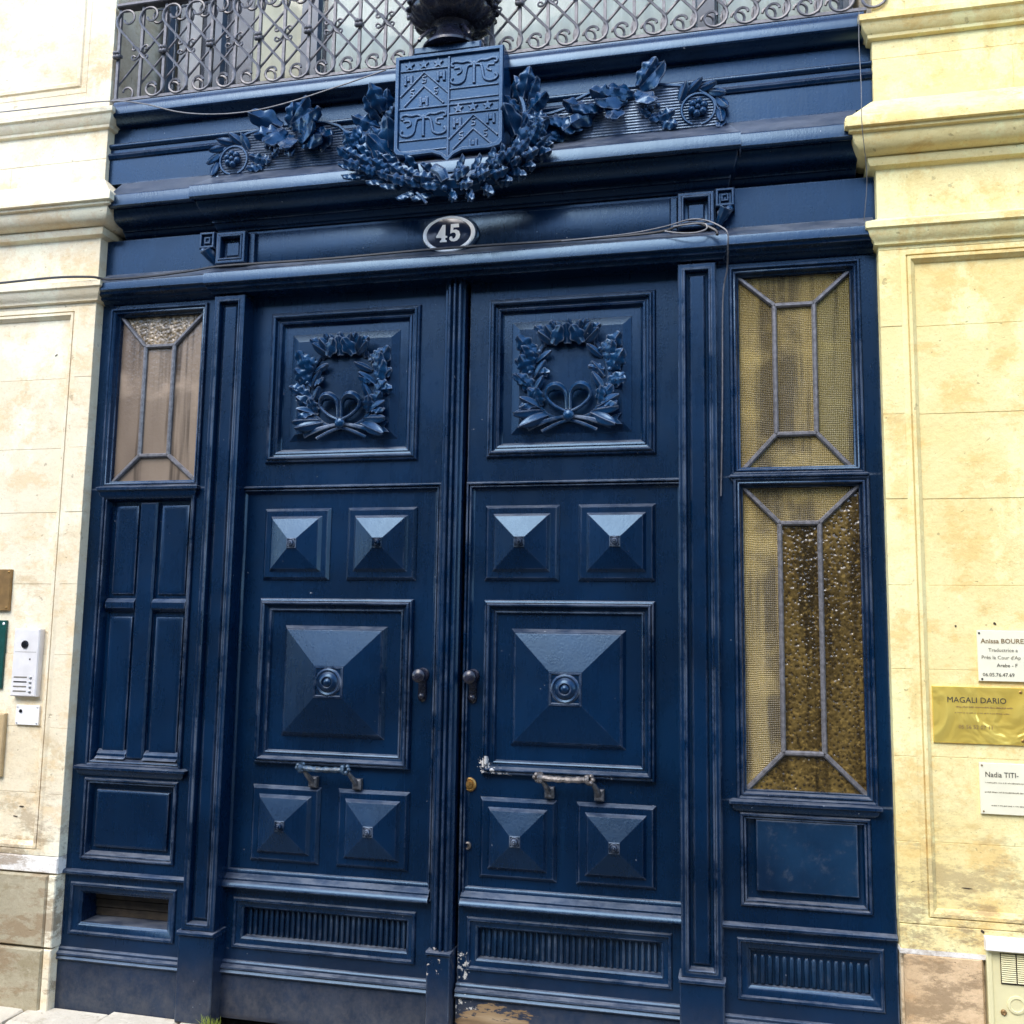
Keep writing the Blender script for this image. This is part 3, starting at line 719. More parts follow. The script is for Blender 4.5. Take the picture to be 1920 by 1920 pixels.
# ---- side windows: panes and glazing bars
def side_window(gx0, gx1, gz0, gz1, ix0, ix1, iz0, iz1, mats, yg=0.034):
    w = part_empty('side_window', sur, ((gx0 + gx1) / 2, yg, gz0))
    O = [(gx0, gz0), (gx1, gz0), (gx1, gz1), (gx0, gz1)]; I = [(ix0, iz0), (ix1, iz0), (ix1, iz1), (ix0, iz1)]
    yi = yg
    quads = [(O[0], O[1], I[1], I[0]), (O[1], O[2], I[2], I[1]), (O[2], O[3], I[3], I[2]), (O[3], O[0], I[0], I[3])]
    for q, m in zip(quads, mats[:4]): obj('pane', poly_prism(list(q), yg, yg + 0.005), m, w, 0)
    obj('pane', poly_prism(I, yg, yg + 0.005), mats[4], w, 0)
    def bar(a, b):
        dx, dz = b[0] - a[0], b[1] - a[1]; L = math.hypot(dx, dz)
        nx, nz = -dz / L, dx / L
        h = 0.0088
        V = []
        for (p) in (a, b):
            for (o_, y) in ((-h, yg + 0.002), (-h, yg - 0.009), (-h * 0.45, yg - 0.015), (h * 0.45, yg - 0.015), (h, yg - 0.009), (h, yg + 0.002)):
                V.append((p[0] + nx * o_, y, p[1] + nz * o_))
        F = [(k, 6 + k, 7 + k, k + 1) for k in range(5)] + [tuple(range(6)), tuple(range(11, 5, -1))]
        obj('glazing_bar', (V, F), M_LEAD, w, 30)
    for a, b in ((O[0], I[0]), (O[1], I[1]), (O[2], I[2]), (O[3], I[3]), (I[0], I[1]), (I[1], I[2]), (I[2], I[3]), (I[3], I[0])): bar(a, b)
    return w
side_window(1.100, 1.494, 2.080, 2.814, 1.228, 1.368, 2.218, 2.700, [M_GL_GOLD, M_GL_OLIVE, M_GL_GOLD, M_GL_GOLD, M_GL_GOLD])
side_window(1.106, 1.506, 0.958, 2.026, 1.234, 1.371, 1.089, 1.894, [M_GL_HAM, M_GL_HAM, M_GL_GOLD, M_GL_GOLD, M_GL_HAM])
side_window(-1.494, -1.100, 2.092, 2.814, -1.372, -1.236, 2.206, 2.680, [M_GL_TAN, M_GL_TAN, M_GL_TAN2, M_GL_TAN, M_GL_TAN])

# ================================================================== ornament meshes
def leaf_mesh(name, seed, lobes, aspect, mat, curl=0.25, nu=22, nv=6):
    """unit leaf: length along +x, width along z, raised to -y, thick rim"""
    rr = random.Random(seed)
    V, F = [], []
    ph = rr.uniform(0.2, 0.6)
    for i in range(nu + 1):
        u = i / nu
        w = aspect * (math.sin(math.pi * min(1, u * 0.90 + 0.07)) ** 0.6)
        lob = 0.5 + 0.5 * math.cos(2 * math.pi * lobes * u + 2 * ph) if lobes else 1.0
        if lobes: w *= 0.74 + 0.30 * lob * rr.uniform(0.94, 1.05)
        w = max(w, 0.015)
        for j in range(nv + 1):
            v = -1 + 2 * j / nv
            av = abs(v)
            h = 0.05 + 0.07 * math.sin(math.pi * u) + curl * u ** 2.2 * 0.55
            h += -0.10 * av ** 1.6 + (0.035 * (lob - 0.5) * av if lobes else 0.0)      # lobes cup upwards
            h += 0.045 * max(0.0, 1 - av * 4) - 0.018 * math.exp(-((av - 0.33) / 0.14) ** 2)     # midrib and hollow beside it
            V.append((u - 0.03 * av, -h, w * v + rr.uniform(-0.003, 0.003)))
    n1 = len(V)
    for i in range(nu):
        for j in range(nv):
            a = i * (nv + 1) + j
            F.append((a, a + nv + 1, a + nv + 2, a + 1))
    # rim down to the ground
    rim = [i * (nv + 1) for i in range(nu + 1)] + [nu * (nv + 1) + j for j in range(1, nv + 1)] + [i * (nv + 1) + nv for i in range(nu - 1, -1, -1)] + [j for j in range(nv - 1, 0, -1)]
    base = len(V)
    for k in rim: p = V[k]; V.append((p[0] * 0.96 + 0.02, p[1] + 0.075, p[2] * 0.88))
    m = len(rim)
    for k in range(m): F.append((rim[k], rim[(k + 1) % m], base + (k + 1) % m, base + k))
    bm = bmesh.new(); me = bpy.data.meshes.new(name); me.from_pydata(V, [], F); bm.from_mesh(me)
    bmesh.ops.recalc_face_normals(bm, faces=bm.faces); bm.to_mesh(me); bm.free()
    finish(me, mat, 75); return me
OAK = [leaf_mesh('oak_leaf', k, 2.6 + 0.3 * k, 0.33, M_CARVE, 0.25 + 0.1 * k) for k in range(3)]
LAUREL = [leaf_mesh('laurel_leaf', 20 + k, 0, 0.19, M_CARVE, 0.35, 8, 6) for k in range(2)]
ACANTHUS = [leaf_mesh('acanthus_leaf', 40 + k, 2.0, 0.38, M_CARVE, 0.55, 20, 6) for k in range(2)]
def put_leaf(parent, me, x, y, z, ang, ln, lift=0.1, tilt=0.0, name='leaf', wz=1.0):
    M = Matrix.Translation((x, y, z)) @ Matrix.Rotation(-R(ang), 4, 'Y') @ Matrix.Rotation(-lift, 4, 'Z') @ Matrix.Rotation(tilt, 4, 'X') @ Matrix.Diagonal((ln, ln, ln * wz, 1))
    return inst(name, me, M, parent)
BERRY = mesh_of('berry', ball((0, 0, 0), 1.0, 1.0, 10, 6), M_CARVE)
def put_berry(parent, x, y, z, r, name='berry'):
    return inst(name, BERRY, Matrix.Translation((x, y, z)) @ Matrix.Diagonal((r, r, r, 1)), parent)

# ================================================================== door leaves
YL = 0.045; YF = 0.057
def pyramid(parent, name, rect, prof, mat, boss_r, boss_y, s, square):
    o = obj(name, rings(inset(rect, prof)), mat, parent, 11)
    cx, cz = (rect[0] + rect[1]) / 2, (rect[2] + rect[3]) / 2
    q = square
    obj('boss', join(rings(inset((cx - q, cx + q, cz - q, cz + q), [(0, boss_y + 0.008), (0, boss_y - 0.003), (q * 0.12, boss_y - 0.005), (q * 0.16, boss_y - 0.001)])),
                     lathe_y([(boss_r, boss_y), (boss_r, boss_y - 0.004), (boss_r * 0.88, boss_y - 0.009), (boss_r * 0.74, boss_y - 0.006), (boss_r * 0.66, boss_y - 0.010),
                              (boss_r * 0.55, boss_y - 0.016), (boss_r * 0.40, boss_y - 0.018), (boss_r * 0.34, boss_y - 0.012), (boss_r * 0.22, boss_y - 0.018), (boss_r * 0.10, boss_y - 0.022)], cx, cz, 20)), mat, o)
    return o
def make_leaf_door(s, label, mat):
    D = thing('door_leaf', label, 'door', (s * 0.47, 0.06, 0.0), 'leaves of the double door')
    def L(name, vf, smooth=38, m=None, lab=None): return obj(name, vf, m or mat, D, smooth, lab)
    xi = 0.064 if s > 0 else 0.034
    xo = 0.905
    q = lambda x0, x1, z0, z1: mir((x0, x1, z0, z1), s)
    # upper section with bolection frame and raised tablet
    o_ = q(xi, xo, 2.066, 2.93); f_r = q(0.140, 0.795, 2.160, 2.794)
    fr = [(0.0, YL - 0.006), (0.004, YL - 0.014), (0.010, YL - 0.016)] + bead(0.012, 0.026, YL - 0.014, 0.010) + [(0.029, YL - 0.004), (0.036, YL - 0.002), (0.040, YL - 0.006), (0.048, YL - 0.004), (0.056, YL + 0.012), (0.060, YL + 0.016),
          (0.092, YL + 0.014), (0.094, YL + 0.012), (0.126, YL - 0.001), (0.15, YL - 0.001)]
    L('upper_panel', rings([(*o_, YL + 0.05), (*o_, YL), (*f_r, YL)] + inset(f_r, fr)), 11)
    # middle section
    m_ = q(xi, xo, 0.492, 2.066)
    L('middle_panel', rings(inset(m_, [(0, YL + 0.05), (0, YL - 0.010), (0.003, YL - 0.014), (0.008, YL - 0.014), (0.011, YL - 0.002)] + bead(0.012, 0.021, YL - 0.001, 0.007, 4) + [(0.024, YL + 0.004), (0.030, YF - 0.001), (0.032, YF)])), 25)
    x0_, x1_ = (xi, xo) if s > 0 else (-xo, -xi)
    L('lower_rail', moulding([(YF, 0.556), (YF - 0.008, 0.553), (YF - 0.012, 0.546), (YF - 0.012, 0.540), (YF - 0.022, 0.532), (YF - 0.032, 0.524), (YF - 0.032, 0.517), (YF - 0.040, 0.513), (YF - 0.048, 0.504), (YF - 0.050, 0.496), (YF - 0.044, 0.490), (YL, 0.486)], x0_ + 0.012 * (1), x1_ - 0.012))
    # pyramid panels
    sp = [(0, YF + 0.002), (0.001, YF - 0.004), (0.012, YF - 0.016), (0.034, YF - 0.016), (0.036, YF - 0.018), (0.045, YF - 0.030), (0.125, YF - 0.056), (0.13, YF - 0.056)]
    for (xa, xb) in ((0.138, 0.430), (0.501, 0.791)):
        pyramid(D, 'pyramid_panel', q(xa, xb, 1.685, 1.976), sp, mat, 0.018, YF - 0.056, s, 0.020)
        pyramid(D, 'pyramid_panel', q(xa, xb, 0.590, 0.881), sp, mat, 0.018, YF - 0.056, s, 0.020)
    bp_ = [(0, YF + 0.002), (0, YF - 0.012), (0.004, YF - 0.022), (0.010, YF - 0.024)] + bead(0.012, 0.026, YF - 0.020, 0.012) + [(0.030, YF - 0.010), (0.040, YF - 0.008)] + bead(0.040, 0.050, YF - 0.006, 0.007, 4) + [(0.056, YF + 0.004), (0.062, YF + 0.006), (0.102, YF + 0.006),
           (0.104, YF + 0.004), (0.120, YF - 0.016), (0.123, YF - 0.0165), (0.125, YF - 0.020), (0.262, YF - 0.0575), (0.27, YF - 0.0575)]
    pyramid(D, 'great_panel', q(0.142, 0.789, 0.964, 1.612), bp_, mat, 0.054, YF - 0.0575, s, 0.060)
    # foot section with fluted vent
    o_ = q(xi, xo, 0.213, 0.492); g_ = q(0.098, 0.846, 0.262, 0.450)
    L('vent_frame', rings([(*o_, YL + 0.05), (*o_, YL), (*g_, YL)] + inset(g_, [(0, YL - 0.004), (0.004, YL - 0.009), (0.012, YL - 0.009), (0.016, YL), (0.030, YL + 0.006), (0.034, YL + 0.004), (0.040, YL + 0.010), (0.042, YL + 0.036)])))
    vg = part_empty('vent_grille', D, (s * 0.47, YL + 0.03, 0.305))
    fl = mesh_of('flute', tube([(0, 0, 0.0), (0, 0, 0.006), (0, 0, 0.092), (0, 0, 0.098)], [0.003, 0.006, 0.006, 0.003], 8), M_SCUFF)
    for k in range(29): inst('flute', fl, Matrix.Translation((s * (0.154 + k * 0.02255), YL + 0.030, 0.307)), vg)
    L('kick_moulding', moulding([(YL, 0.217), (YL - 0.010, 0.216), (YL - 0.014, 0.211), (YL - 0.014, 0.204), (YL - 0.020, 0.201), (YL - 0.028, 0.197), (YL - 0.030, 0.191), (YL - 0.024, 0.186), (YL - 0.027, 0.182), (YL - 0.031, 0.177), (YL - 0.026, 0.171), (YL - 0.012, 0.169)], x0_, x1_))
    L('kick_board', rings(inset((x0_, x1_, 0.006, 0.172), [(0, YL + 0.05), (0, YL - 0.014), (0.003, YL - 0.016), (0.02, YL - 0.016)])))
    # wreath carved on the tablet
    cx, cz, y0 = s * 0.466, 2.468, YL - 0.002
    W = part_empty('wreath', D, (cx, y0, cz), 'carved laurel wreath tied with a ribbon bow')
    def br(sd): return bez([(cx + sd * 0.015, y0, cz - 0.155), (cx + sd * 0.085, y0 - 0.004, cz - 0.125), (cx + sd * 0.135, y0 - 0.006, cz - 0.04), (cx + sd * 0.125, y0 - 0.006, cz + 0.06), (cx + sd * 0.075, y0 - 0.006, cz + 0.135), (cx, y0 - 0.006, cz + 0.155)], 6)
    rr = random.Random(3 if s > 0 else 8)
    for sd in (-1, 1):
        obj('branch', tube(br(sd), 0.008, 6), M_CARVE, W)
        F_ = lambda a: a if sd > 0 else 180 - a
        for (dx, dz, a, ln, l, kind) in ((0.125, -0.035, 35, 0.085, 0.35, 0), (0.118, -0.050, 120, 0.075, 0.25, 1), (0.132, 0.010, 60, 0.095, 0.3, 0), (0.120, 0.000, 135, 0.075, 0.3, 1), (0.128, 0.035, 25, 0.07, 0.3, 0),
                                         (0.120, 0.070, 55, 0.100, 0.35, 0), (0.110, 0.062, 150, 0.075, 0.3, 1), (0.085, 0.110, 95, 0.075, 0.45, 1), (0.070, 0.120, 110, 0.085, 0.5, 0),
                                         (0.085, -0.120, -5, 0.105, 0.3, 1), (0.095, -0.105, 22, 0.09, 0.35, 1), (0.075, -0.135, -22, 0.115, 0.3, 1), (0.100, -0.085, 45, 0.08, 0.3, 0)):
            me = (OAK[rr.randrange(3)] if kind == 0 else LAUREL[rr.randrange(2)])
            put_leaf(W, me, cx + sd * (dx + rr.uniform(-.006, .006)), y0 - 0.004, cz + dz + rr.uniform(-.006, .006), F_(a + rr.uniform(-9, 9)), ln * rr.uniform(0.92, 1.1), l, rr.uniform(-0.3, 0.3))
        for (dx, dz, a, ln) in ((0.112, -0.075, -30, 0.075), (0.135, -0.015, 5, 0.075), (0.132, 0.045, 80, 0.085), (0.105, 0.085, 30, 0.075), (0.118, 0.02, 170, 0.06), (0.10, -0.10, 80, 0.07)):
            put_leaf(W, OAK[rr.randrange(3)], cx + sd * dx, y0 - 0.010, cz + dz, F_(a + rr.uniform(-12, 12)), ln, 0.35, rr.uniform(-0.5, 0.5))
        for (dx, dz) in ((0.105, 0.095), (0.138, 0.020), (0.128, -0.060)): put_berry(W, cx + sd * dx, y0 - 0.016, cz + dz, 0.0085)
        # ribbon loop and tail
        lp = bez([(cx + sd * 0.006, y0 - 0.030, cz - 0.128), (cx + sd * 0.045, y0 - 0.032, cz - 0.108), (cx + sd * 0.074, y0 - 0.034, cz - 0.076), (cx + sd * 0.066, y0 - 0.042, cz - 0.048), (cx + sd * 0.036, y0 - 0.046, cz - 0.040), (cx + sd * 0.010, y0 - 0.040, cz - 0.062), (cx + sd * 0.006, y0 - 0.030, cz - 0.118)], 6)
        obj('ribbon_loop', tube(lp, [0.0065 + 0.0110 * math.exp(-((i / (len(lp) - 1) - 0.62) / 0.16) ** 2) for i in range(len(lp))], 8, flat=2.0), M_CARVE, W)
        tl = bez([(cx + sd * 0.005, y0 - 0.022, cz - 0.140), (cx + sd * 0.06, y0 - 0.018, cz - 0.150), (cx + sd * 0.11, y0 - 0.014, cz - 0.165), (cx + sd * 0.145, y0 - 0.008, cz - 0.178)], 5)
        obj('ribbon_tail', tube(tl, [0.005 + 0.006 * i / (len(tl) - 1) for i in range(len(tl))], 6, flat=0.5), M_CARVE, W)
        pts = [(cx + sd * 0.125, cz - 0.150), (cx + sd * 0.178, cz - 0.135), (cx + sd * 0.164, cz - 0.155), (cx + sd * 0.182, cz - 0.175), (cx + sd * 0.125, cz - 0.168)]
        if sd < 0: pts = pts[::-1]
        pts = pts[::-1]
        obj('ribbon_end', poly_prism(pts, y0 - 0.014, y0), M_CARVE, W, 0)
        st = bez([(cx + sd * 0.01, y0 - 0.012, cz - 0.150), (cx - sd * 0.04, y0 - 0.012, cz - 0.165), (cx - sd * 0.095, y0 - 0.008, cz - 0.190)], 5)
        obj('stem', tube(st, 0.006, 6), M_CARVE, W)
    for k in range(7):                                    # gathered crown of leaves
        a = 20 + 140 * k / 6
        put_leaf(W, LAUREL[k % 2], cx + 0.062 * math.cos(R(a)) * 0.9, y0 - 0.012 - 0.004 * (k % 2), cz + 0.118 + 0.012 * math.sin(R(a)), a * 0.8 + 18, 0.085, 0.55, 0.0, wz=1.25)
    for k in range(5):
        put_leaf(W, OAK[k % 3], cx - 0.075 + 0.036 * k, y0 - 0.030, cz + 0.150, 150 - 30 * k, 0.062, 0.5, 0.2)
    for k in range(3): put_leaf(W, ACANTHUS[k % 2], cx - 0.055 + 0.05 * k, y0 - 0.036, cz + 0.115, 60 + 30 * k, 0.075, 0.25)
    obj('ribbon_knot', ball((cx, y0 - 0.034, cz - 0.138), 0.020, 0.7), M_CARVE, W)
    W.scale = (1.12, 0.8, 1.10)
    # knob on its escutcheon
    kx = s * 0.100
    kn = part_empty('knob', D, (kx, YF, 1.29))
    obj('escutcheon', join(lathe_y([(0.026, YF), (0.026, YF - 0.005), (0.021, YF - 0.010)], kx, 1.325, 18), lathe_y([(0.018, YF), (0.018, YF - 0.005), (0.012, YF - 0.010)], kx, 1.240, 18), box(kx - 0.016, kx + 0.016, YF - 0.010, YF, 1.24, 1.325, 0.003)), M_URN, kn)
    obj('turning_knob', lathe_y([(0.010, YF - 0.005), (0.010, YF - 0.030), (0.022, YF - 0.036), (0.027, YF - 0.050), (0.025, YF - 0.062), (0.016, YF - 0.070), (0.004, YF - 0.072)], kx, 1.322, 18), M_URN, kn)
    obj('keyhole_cover', lathe_y([(0.012, YF - 0.008), (0.013, YF - 0.018), (0.008, YF - 0.024), (0.002, YF - 0.026)], kx, 1.243, 14), M_URN, kn)
    # pull handle under the great panel
    hx0, hx1 = (0.372, 0.556) if s > 0 else (-0.562, -0.380)
    hz = 0.970 if s > 0 else 0.962
    H = part_empty('pull_handle', D, ((hx0 + hx1) / 2, 0.0, hz - 0.06), None)
    hm = M_HANDLE if s < 0 else M_HANDLE_G
    n = 22
    pts, rad = [], []
    for i in range(n + 1):
        t_ = i / n
        pts.append((hx0 + (hx1 - hx0) * t_, -0.012 - 0.006 * math.sin(math.pi * t_), hz - 0.003 * math.sin(math.pi * t_)))
        rad.append(0.0085 + 0.0035 * abs(math.cos(t_ * math.pi * 5)) + 0.010 * math.exp(-((min(t_, 1 - t_)) / 0.06) ** 2))
    obj('grip', tube(pts, rad, 8), hm, H)
    for x in (hx0, hx1):
        sg = 1 if x == hx0 else -1
        dx = 0.012
        obj('rosette', join(*[ball((x + 0.014 * math.cos(R(a)), -0.010 + 0.008 * math.sin(R(a * 2)), hz + 0.012 * math.sin(R(a))), 0.0095) for a in range(0, 360, 60)]), hm, H)
        arm = bez([(x + dx, -0.010, hz - 0.010), (x + dx + 0.010, 0.004, hz - 0.030), (x + dx + 0.016, 0.030, hz - 0.052), (x + dx + 0.018, YF - 0.010, hz - 0.066)], 4)
        obj('arm', tube(arm, [0.007 + 0.009 * i / (len(arm) - 1) for i in range(len(arm))], 6), M_HANDLE_W, H)
        obj('foot_plate', box(x + dx + 0.002, x + dx + 0.036, YF - 0.028, YF + 0.002, hz - 0.080, hz - 0.040, 0.006), M_HANDLE_W, H)
    if s > 0:
        lk = part_empty('lock', D, (0.095, YF, 0.90))
        obj('lock_rose', lathe_y([(0.026, YF), (0.026, YF - 0.006), (0.021, YF - 0.011), (0.015, YF - 0.010), (0.013, YF - 0.016), (0.002, YF - 0.017)], 0.096, 0.922, 18), M_BRASS, lk)
        obj('small_lock', lathe_y([(0.014, YF), (0.014, YF - 0.008), (0.009, YF - 0.010), (0.008, YF - 0.004), (0.002, YF - 0.004)], 0.092, 0.700, 16), M_HANDLE_G, lk)
    else:
        bt = [(-0.034, 0.08), (-0.034, 0.020), (-0.030, 0.014), (-0.020, 0.012)] + [(-0.010 + 0.010 * -math.cos(math.pi * i / 5), 0.006 - 0.012 * math.sin(math.pi * i / 5)) for i in range(6)] + \
             [(0.004, 0.002)] + [(0.013 + 0.008 * -math.cos(math.pi * i / 5), 0.000 - 0.014 * math.sin(math.pi * i / 5)) for i in range(6)] + [(0.024, 0.002)] + \
             [(0.034 + 0.009 * -math.cos(math.pi * i / 5), 0.000 - 0.012 * math.sin(math.pi * i / 5)) for i in range(6)] + [(0.047, 0.004), (0.052, 0.010), (0.052, 0.08)]
        L('centre_batten', plan(bt, 0.335, 2.93))
        L('batten_foot', join(rings(inset((-0.036, 0.056, 0.006, 0.322), [(0, 0.08), (0, -0.012), (0.004, -0.018), (0.02, -0.018)])), rings(inset((-0.038, 0.058, 0.322, 0.335), [(0, 0.08), (0, -0.020), (0.003, -0.026), (0.005, -0.026)]))))
    return D
make_leaf_door(-1, 'left leaf of the blue double door, carrying the ribbed centre batten', M_LEAF_L)
make_leaf_door(1, 'right leaf of the blue double door, with brass lock and peeling paint', M_LEAF_R)

# ================================================================== coat of arms
arms = thing('coat_of_arms', 'carved blue shield with quartered arms and leafy garland above the doors', 'carving', (0.01, -0.1, 3.15))
SX0, SX1, SZ0, SZ1, SY = -0.206, 0.228, 3.345, 3.742, -0.150
def shield_pts(d=0.0):
    x0, x1, z0, z1 = SX0 + d, SX1 - d, SZ0 + d, SZ1 - d
    cx = (x0 + x1) / 2
    right = [(x1, z1), (x0, z1), (x0, z0 + 0.010), (x0 + 0.010, z0 - 0.004), (x0 + 0.05, z0 - 0.012), (cx - 0.06, z0 - 0.010), (cx - 0.025, z0 - 0.024), (cx, z0 - 0.050 + d * 0.4),
             (cx + 0.025, z0 - 0.024), (cx + 0.06, z0 - 0.010), (x1 - 0.05, z0 - 0.012), (x1 - 0.010, z0 - 0.004), (x1, z0 + 0.010)]
    return right
def ringpoly(a, ya, b, yb):
    n = len(a)
    V = [(x, ya, z) for x, z in a] + [(x, yb, z) for x, z in b]
    return V, [(k, (k + 1) % n, n + (k + 1) % n, n + k) for k in range(n)]
P0, P1, P2, P3 = shield_pts(-0.004), shield_pts(0.0), shield_pts(0.012), shield_pts(0.016)
shield = obj('shield', join(ringpoly(P0, -0.03, P0, SY + 0.006), ringpoly(P0, SY + 0.006, P1, SY - 0.002), ringpoly(P1, SY - 0.002, P2, SY - 0.002), ringpoly(P2, SY - 0.002, P3, SY + 0.010),
                            ([(x, SY + 0.010, z) for x, z in P3], [tuple(range(len(P3)))])), M_CARVE, arms, 30)
YS = SY + 0.010
shield.rotation_euler.x = R(1.0)
def uv(u, v): return (SX0 + 0.014 + u * (SX1 - SX0 - 0.028), SZ0 - 0.012 + v * (SZ1 - SZ0 - 0.002))
def relief(name, pts, r=0.005, flat=1.0):
    return obj(name, tube([(uv(*p)[0], YS - 0.002, uv(*p)[1]) for p in pts], r, 6, flat=flat), M_CARVE, shield)
relief('division', [(0.5, 0.99), (0.5, -0.06)], 0.006); relief('division', [(0.0, 0.49), (1.0, 0.49)], 0.005)
def star(u, v, r):
    x, z = uv(u, v)
    pts = [(x + (r if k % 2 == 0 else r * 0.42) * math.cos(R(90 + 36 * k)), z + (r if k % 2 == 0 else r * 0.42) * math.sin(R(90 + 36 * k))) for k in range(10)]
    obj('star', poly_prism(pts, YS - 0.007, YS + 0.002), M_CARVE, shield, 0)
for (u0, v0) in ((0.0, 0.49), (0.5, 0.0)):
    H_ = 0.50 if v0 else 0.49
    for k in range(3): star(u0 + 0.10 + 0.145 * k, v0 + H_ * 0.90, 0.021)
    relief('chief_line', [(u0 + 0.01, v0 + H_ * 0.80), (u0 + 0.49, v0 + H_ * 0.80)], 0.0045)
    relief('chevron', [(u0 + 0.01, v0 + H_ * 0.27), (u0 + 0.25, v0 + H_ * 0.74), (u0 + 0.49, v0 + H_ * 0.27)], 0.005)
    relief('chevron', [(u0 + 0.05, v0 + H_ * 0.06), (u0 + 0.25, v0 + H_ * 0.45), (u0 + 0.45, v0 + H_ * 0.06)], 0.005)
    for (du, dv) in ((0.25, 0.59), (0.13, 0.33), (0.37, 0.33)):
        c = (u0 + du, v0 + H_ * dv)
        relief('serpent', [(c[0] + 0.022, c[1] + 0.035), (c[0] - 0.018, c[1] + 0.028), (c[0] - 0.012, c[1] + 0.004), (c[0] + 0.018, c[1] - 0.004), (c[0] + 0.014, c[1] - 0.028), (c[0] - 0.022, c[1] - 0.034)], 0.0032)
    for (du, dv) in ((0.09, 0.60), (0.42, 0.62), (0.25, 0.12)):
        x, z = uv(u0 + du, v0 + H_ * dv)
        obj('tower', join(box(x - 0.018, x - 0.007, YS - 0.008, YS + 0.002, z - 0.020, z + 0.020, 0.002), box(x + 0.007, x + 0.018, YS - 0.008, YS + 0.002, z - 0.020, z + 0.020, 0.002), box(x - 0.007, x + 0.007, YS - 0.007, YS + 0.002, z - 0.004, z + 0.014, 0.002)), M_CARVE, shield, 0)
for (u0, v0) in ((0.5, 0.49), (0.0, 0.0)):
    H_ = 0.50 if v0 else 0.49
    Q = lambda a, b: (u0 + 0.5 * a, v0 + H_ * b)
    for m_ in (1, -1):
        X_ = lambda a: 0.5 + m_ * a
        relief('scroll', bez([Q(X_(0.02), 0.80), Q(X_(0.12), 0.86), Q(X_(0.24), 0.85), Q(X_(0.36), 0.88), Q(X_(0.44), 0.86), Q(X_(0.45), 0.80), Q(X_(0.40), 0.79)], 4), 0.0055)
        relief('scroll', bez([Q(X_(0.03), 0.78), Q(X_(0.13), 0.76), Q(X_(0.17), 0.62), Q(X_(0.20), 0.48), Q(X_(0.30), 0.42), Q(X_(0.42), 0.44), Q(X_(0.46), 0.50), Q(X_(0.42), 0.55)], 4), 0.0060)
        relief('scroll', bez([Q(X_(0.40), 0.74), Q(X_(0.28), 0.74), Q(X_(0.26), 0.66), Q(X_(0.34), 0.62)], 4), 0.0045)
    relief('scroll', [Q(0.5, 0.84), Q(0.5, 0.70), Q(0.5, 0.40)], 0.007)
    relief('bar', [Q(0.02, 0.33), Q(0.98, 0.33)], 0.004); relief('bar', [Q(0.02, 0.10), Q(0.98, 0.10)], 0.0035)
# garland of oak leaves slung under the shield
gp_ = bez([(a_, b_ + 0.028, c_ + 0.012) for a_, b_, c_ in [(-0.35, -0.215, 3.315), (-0.335, -0.225, 3.285), (-0.215, -0.235, 3.218), (-0.085, -0.24, 3.172), (0.04, -0.245, 3.150), (0.17, -0.24, 3.165), (0.27, -0.235, 3.205), (0.365, -0.225, 3.265), (0.385, -0.215, 3.30)]], 6)
obj('garland_core', tube(gp_, [0.020 + 0.022 * math.sin(math.pi * i / (len(gp_) - 1)) for i in range(len(gp_))], 8), M_CARVE, arms)
rr = random.Random(17)
for i in range(62):
    t_ = (i + 0.5) / 62
    p = gp_[min(len(gp_) - 1, int(t_ * (len(gp_) - 1)))]
    k_ = min(len(gp_) - 2, int(t_ * (len(gp_) - 1)))
    outw = -1 if t_ < 0.5 else 1
    tx, tz = (gp_[k_ + 1][0] - gp_[k_][0]) * outw, (gp_[k_ + 1][2] - gp_[k_][2]) * outw
    along = math.degrees(math.atan2(tz, tx))
    row = i % 4
    fan = (38, 12, -14, -42)[row] * outw
    zoff = (0.030, 0.010, -0.012, -0.034)[row]
    put_leaf(arms, OAK[i % 3], p[0], p[1] - (0.010, 0.034, 0.032, 0.010)[row], p[2] + zoff + rr.uniform(-0.004, 0.004), along + fan + rr.uniform(-14, 14), rr.uniform(0.066, 0.088), rr.uniform(0.10, 0.35), (-0.55, -0.15, 0.2, 0.6)[row] * (1 if outw > 0 else 1))
for i in range(9):
    p = gp_[int((i + 0.5) / 9 * (len(gp_) - 1))]
    put_berry(arms, p[0], p[1] - 0.045, p[2] - 0.028 + rr.uniform(-.02, .03), 0.013, 'acorn')
obj('ribbon', tube([(-0.005, -0.262, 3.215), (0.03, -0.277, 3.187), (0.045, -0.272, 3.155)], [0.020, 0.022, 0.018], 6, flat=0.5), M_CARVE, arms)
obj('ribbon', tube([(-0.075, -0.245, 3.13), (-0.055, -0.25, 3.11), (-0.035, -0.245, 3.085)], 0.006, 6), M_CARVE, arms)
# sprays of leaves at both sides of the shield
for sd in (-1, 1):
    ex = SX0 if sd < 0 else SX1
    sp_ = bez([(ex + sd * 0.02, -0.09, 3.33), (ex + sd * 0.065, -0.09, 3.42), (ex + sd * 0.075, -0.09, 3.50), (ex + sd * 0.055, -0.09, 3.57)], 5)
    obj('spray_stem', tube(sp_, 0.011, 6), M_CARVE, arms)
    for (dx, dz, a, ln) in ((0.070, 3.555, 75, 0.115), (0.085, 3.535, 45, 0.105), (0.060, 3.545, 105, 0.10), (0.090, 3.50, 15, 0.115), (0.085, 3.475, -20, 0.105), (0.055, 3.50, 140, 0.09), (0.080, 3.43, 10, 0.11), (0.060, 3.41, 60, 0.10), (0.045, 3.40, 95, 0.12), (0.070, 3.38, -10, 0.12), (0.03, 3.36, 35, 0.13), (0.10, 3.40, 25, 0.10)):
        A = a if sd > 0 else 180 - a
        put_leaf(arms, OAK[rr.randrange(3)] if ln < 0.118 else ACANTHUS[rr.randrange(2)], ex + sd * dx, -0.080 - rr.uniform(0, 0.03), dz - 0.005, A + rr.uniform(-10, 10), ln, rr.uniform(0.15, 0.5), rr.uniform(-0.4, 0.4))

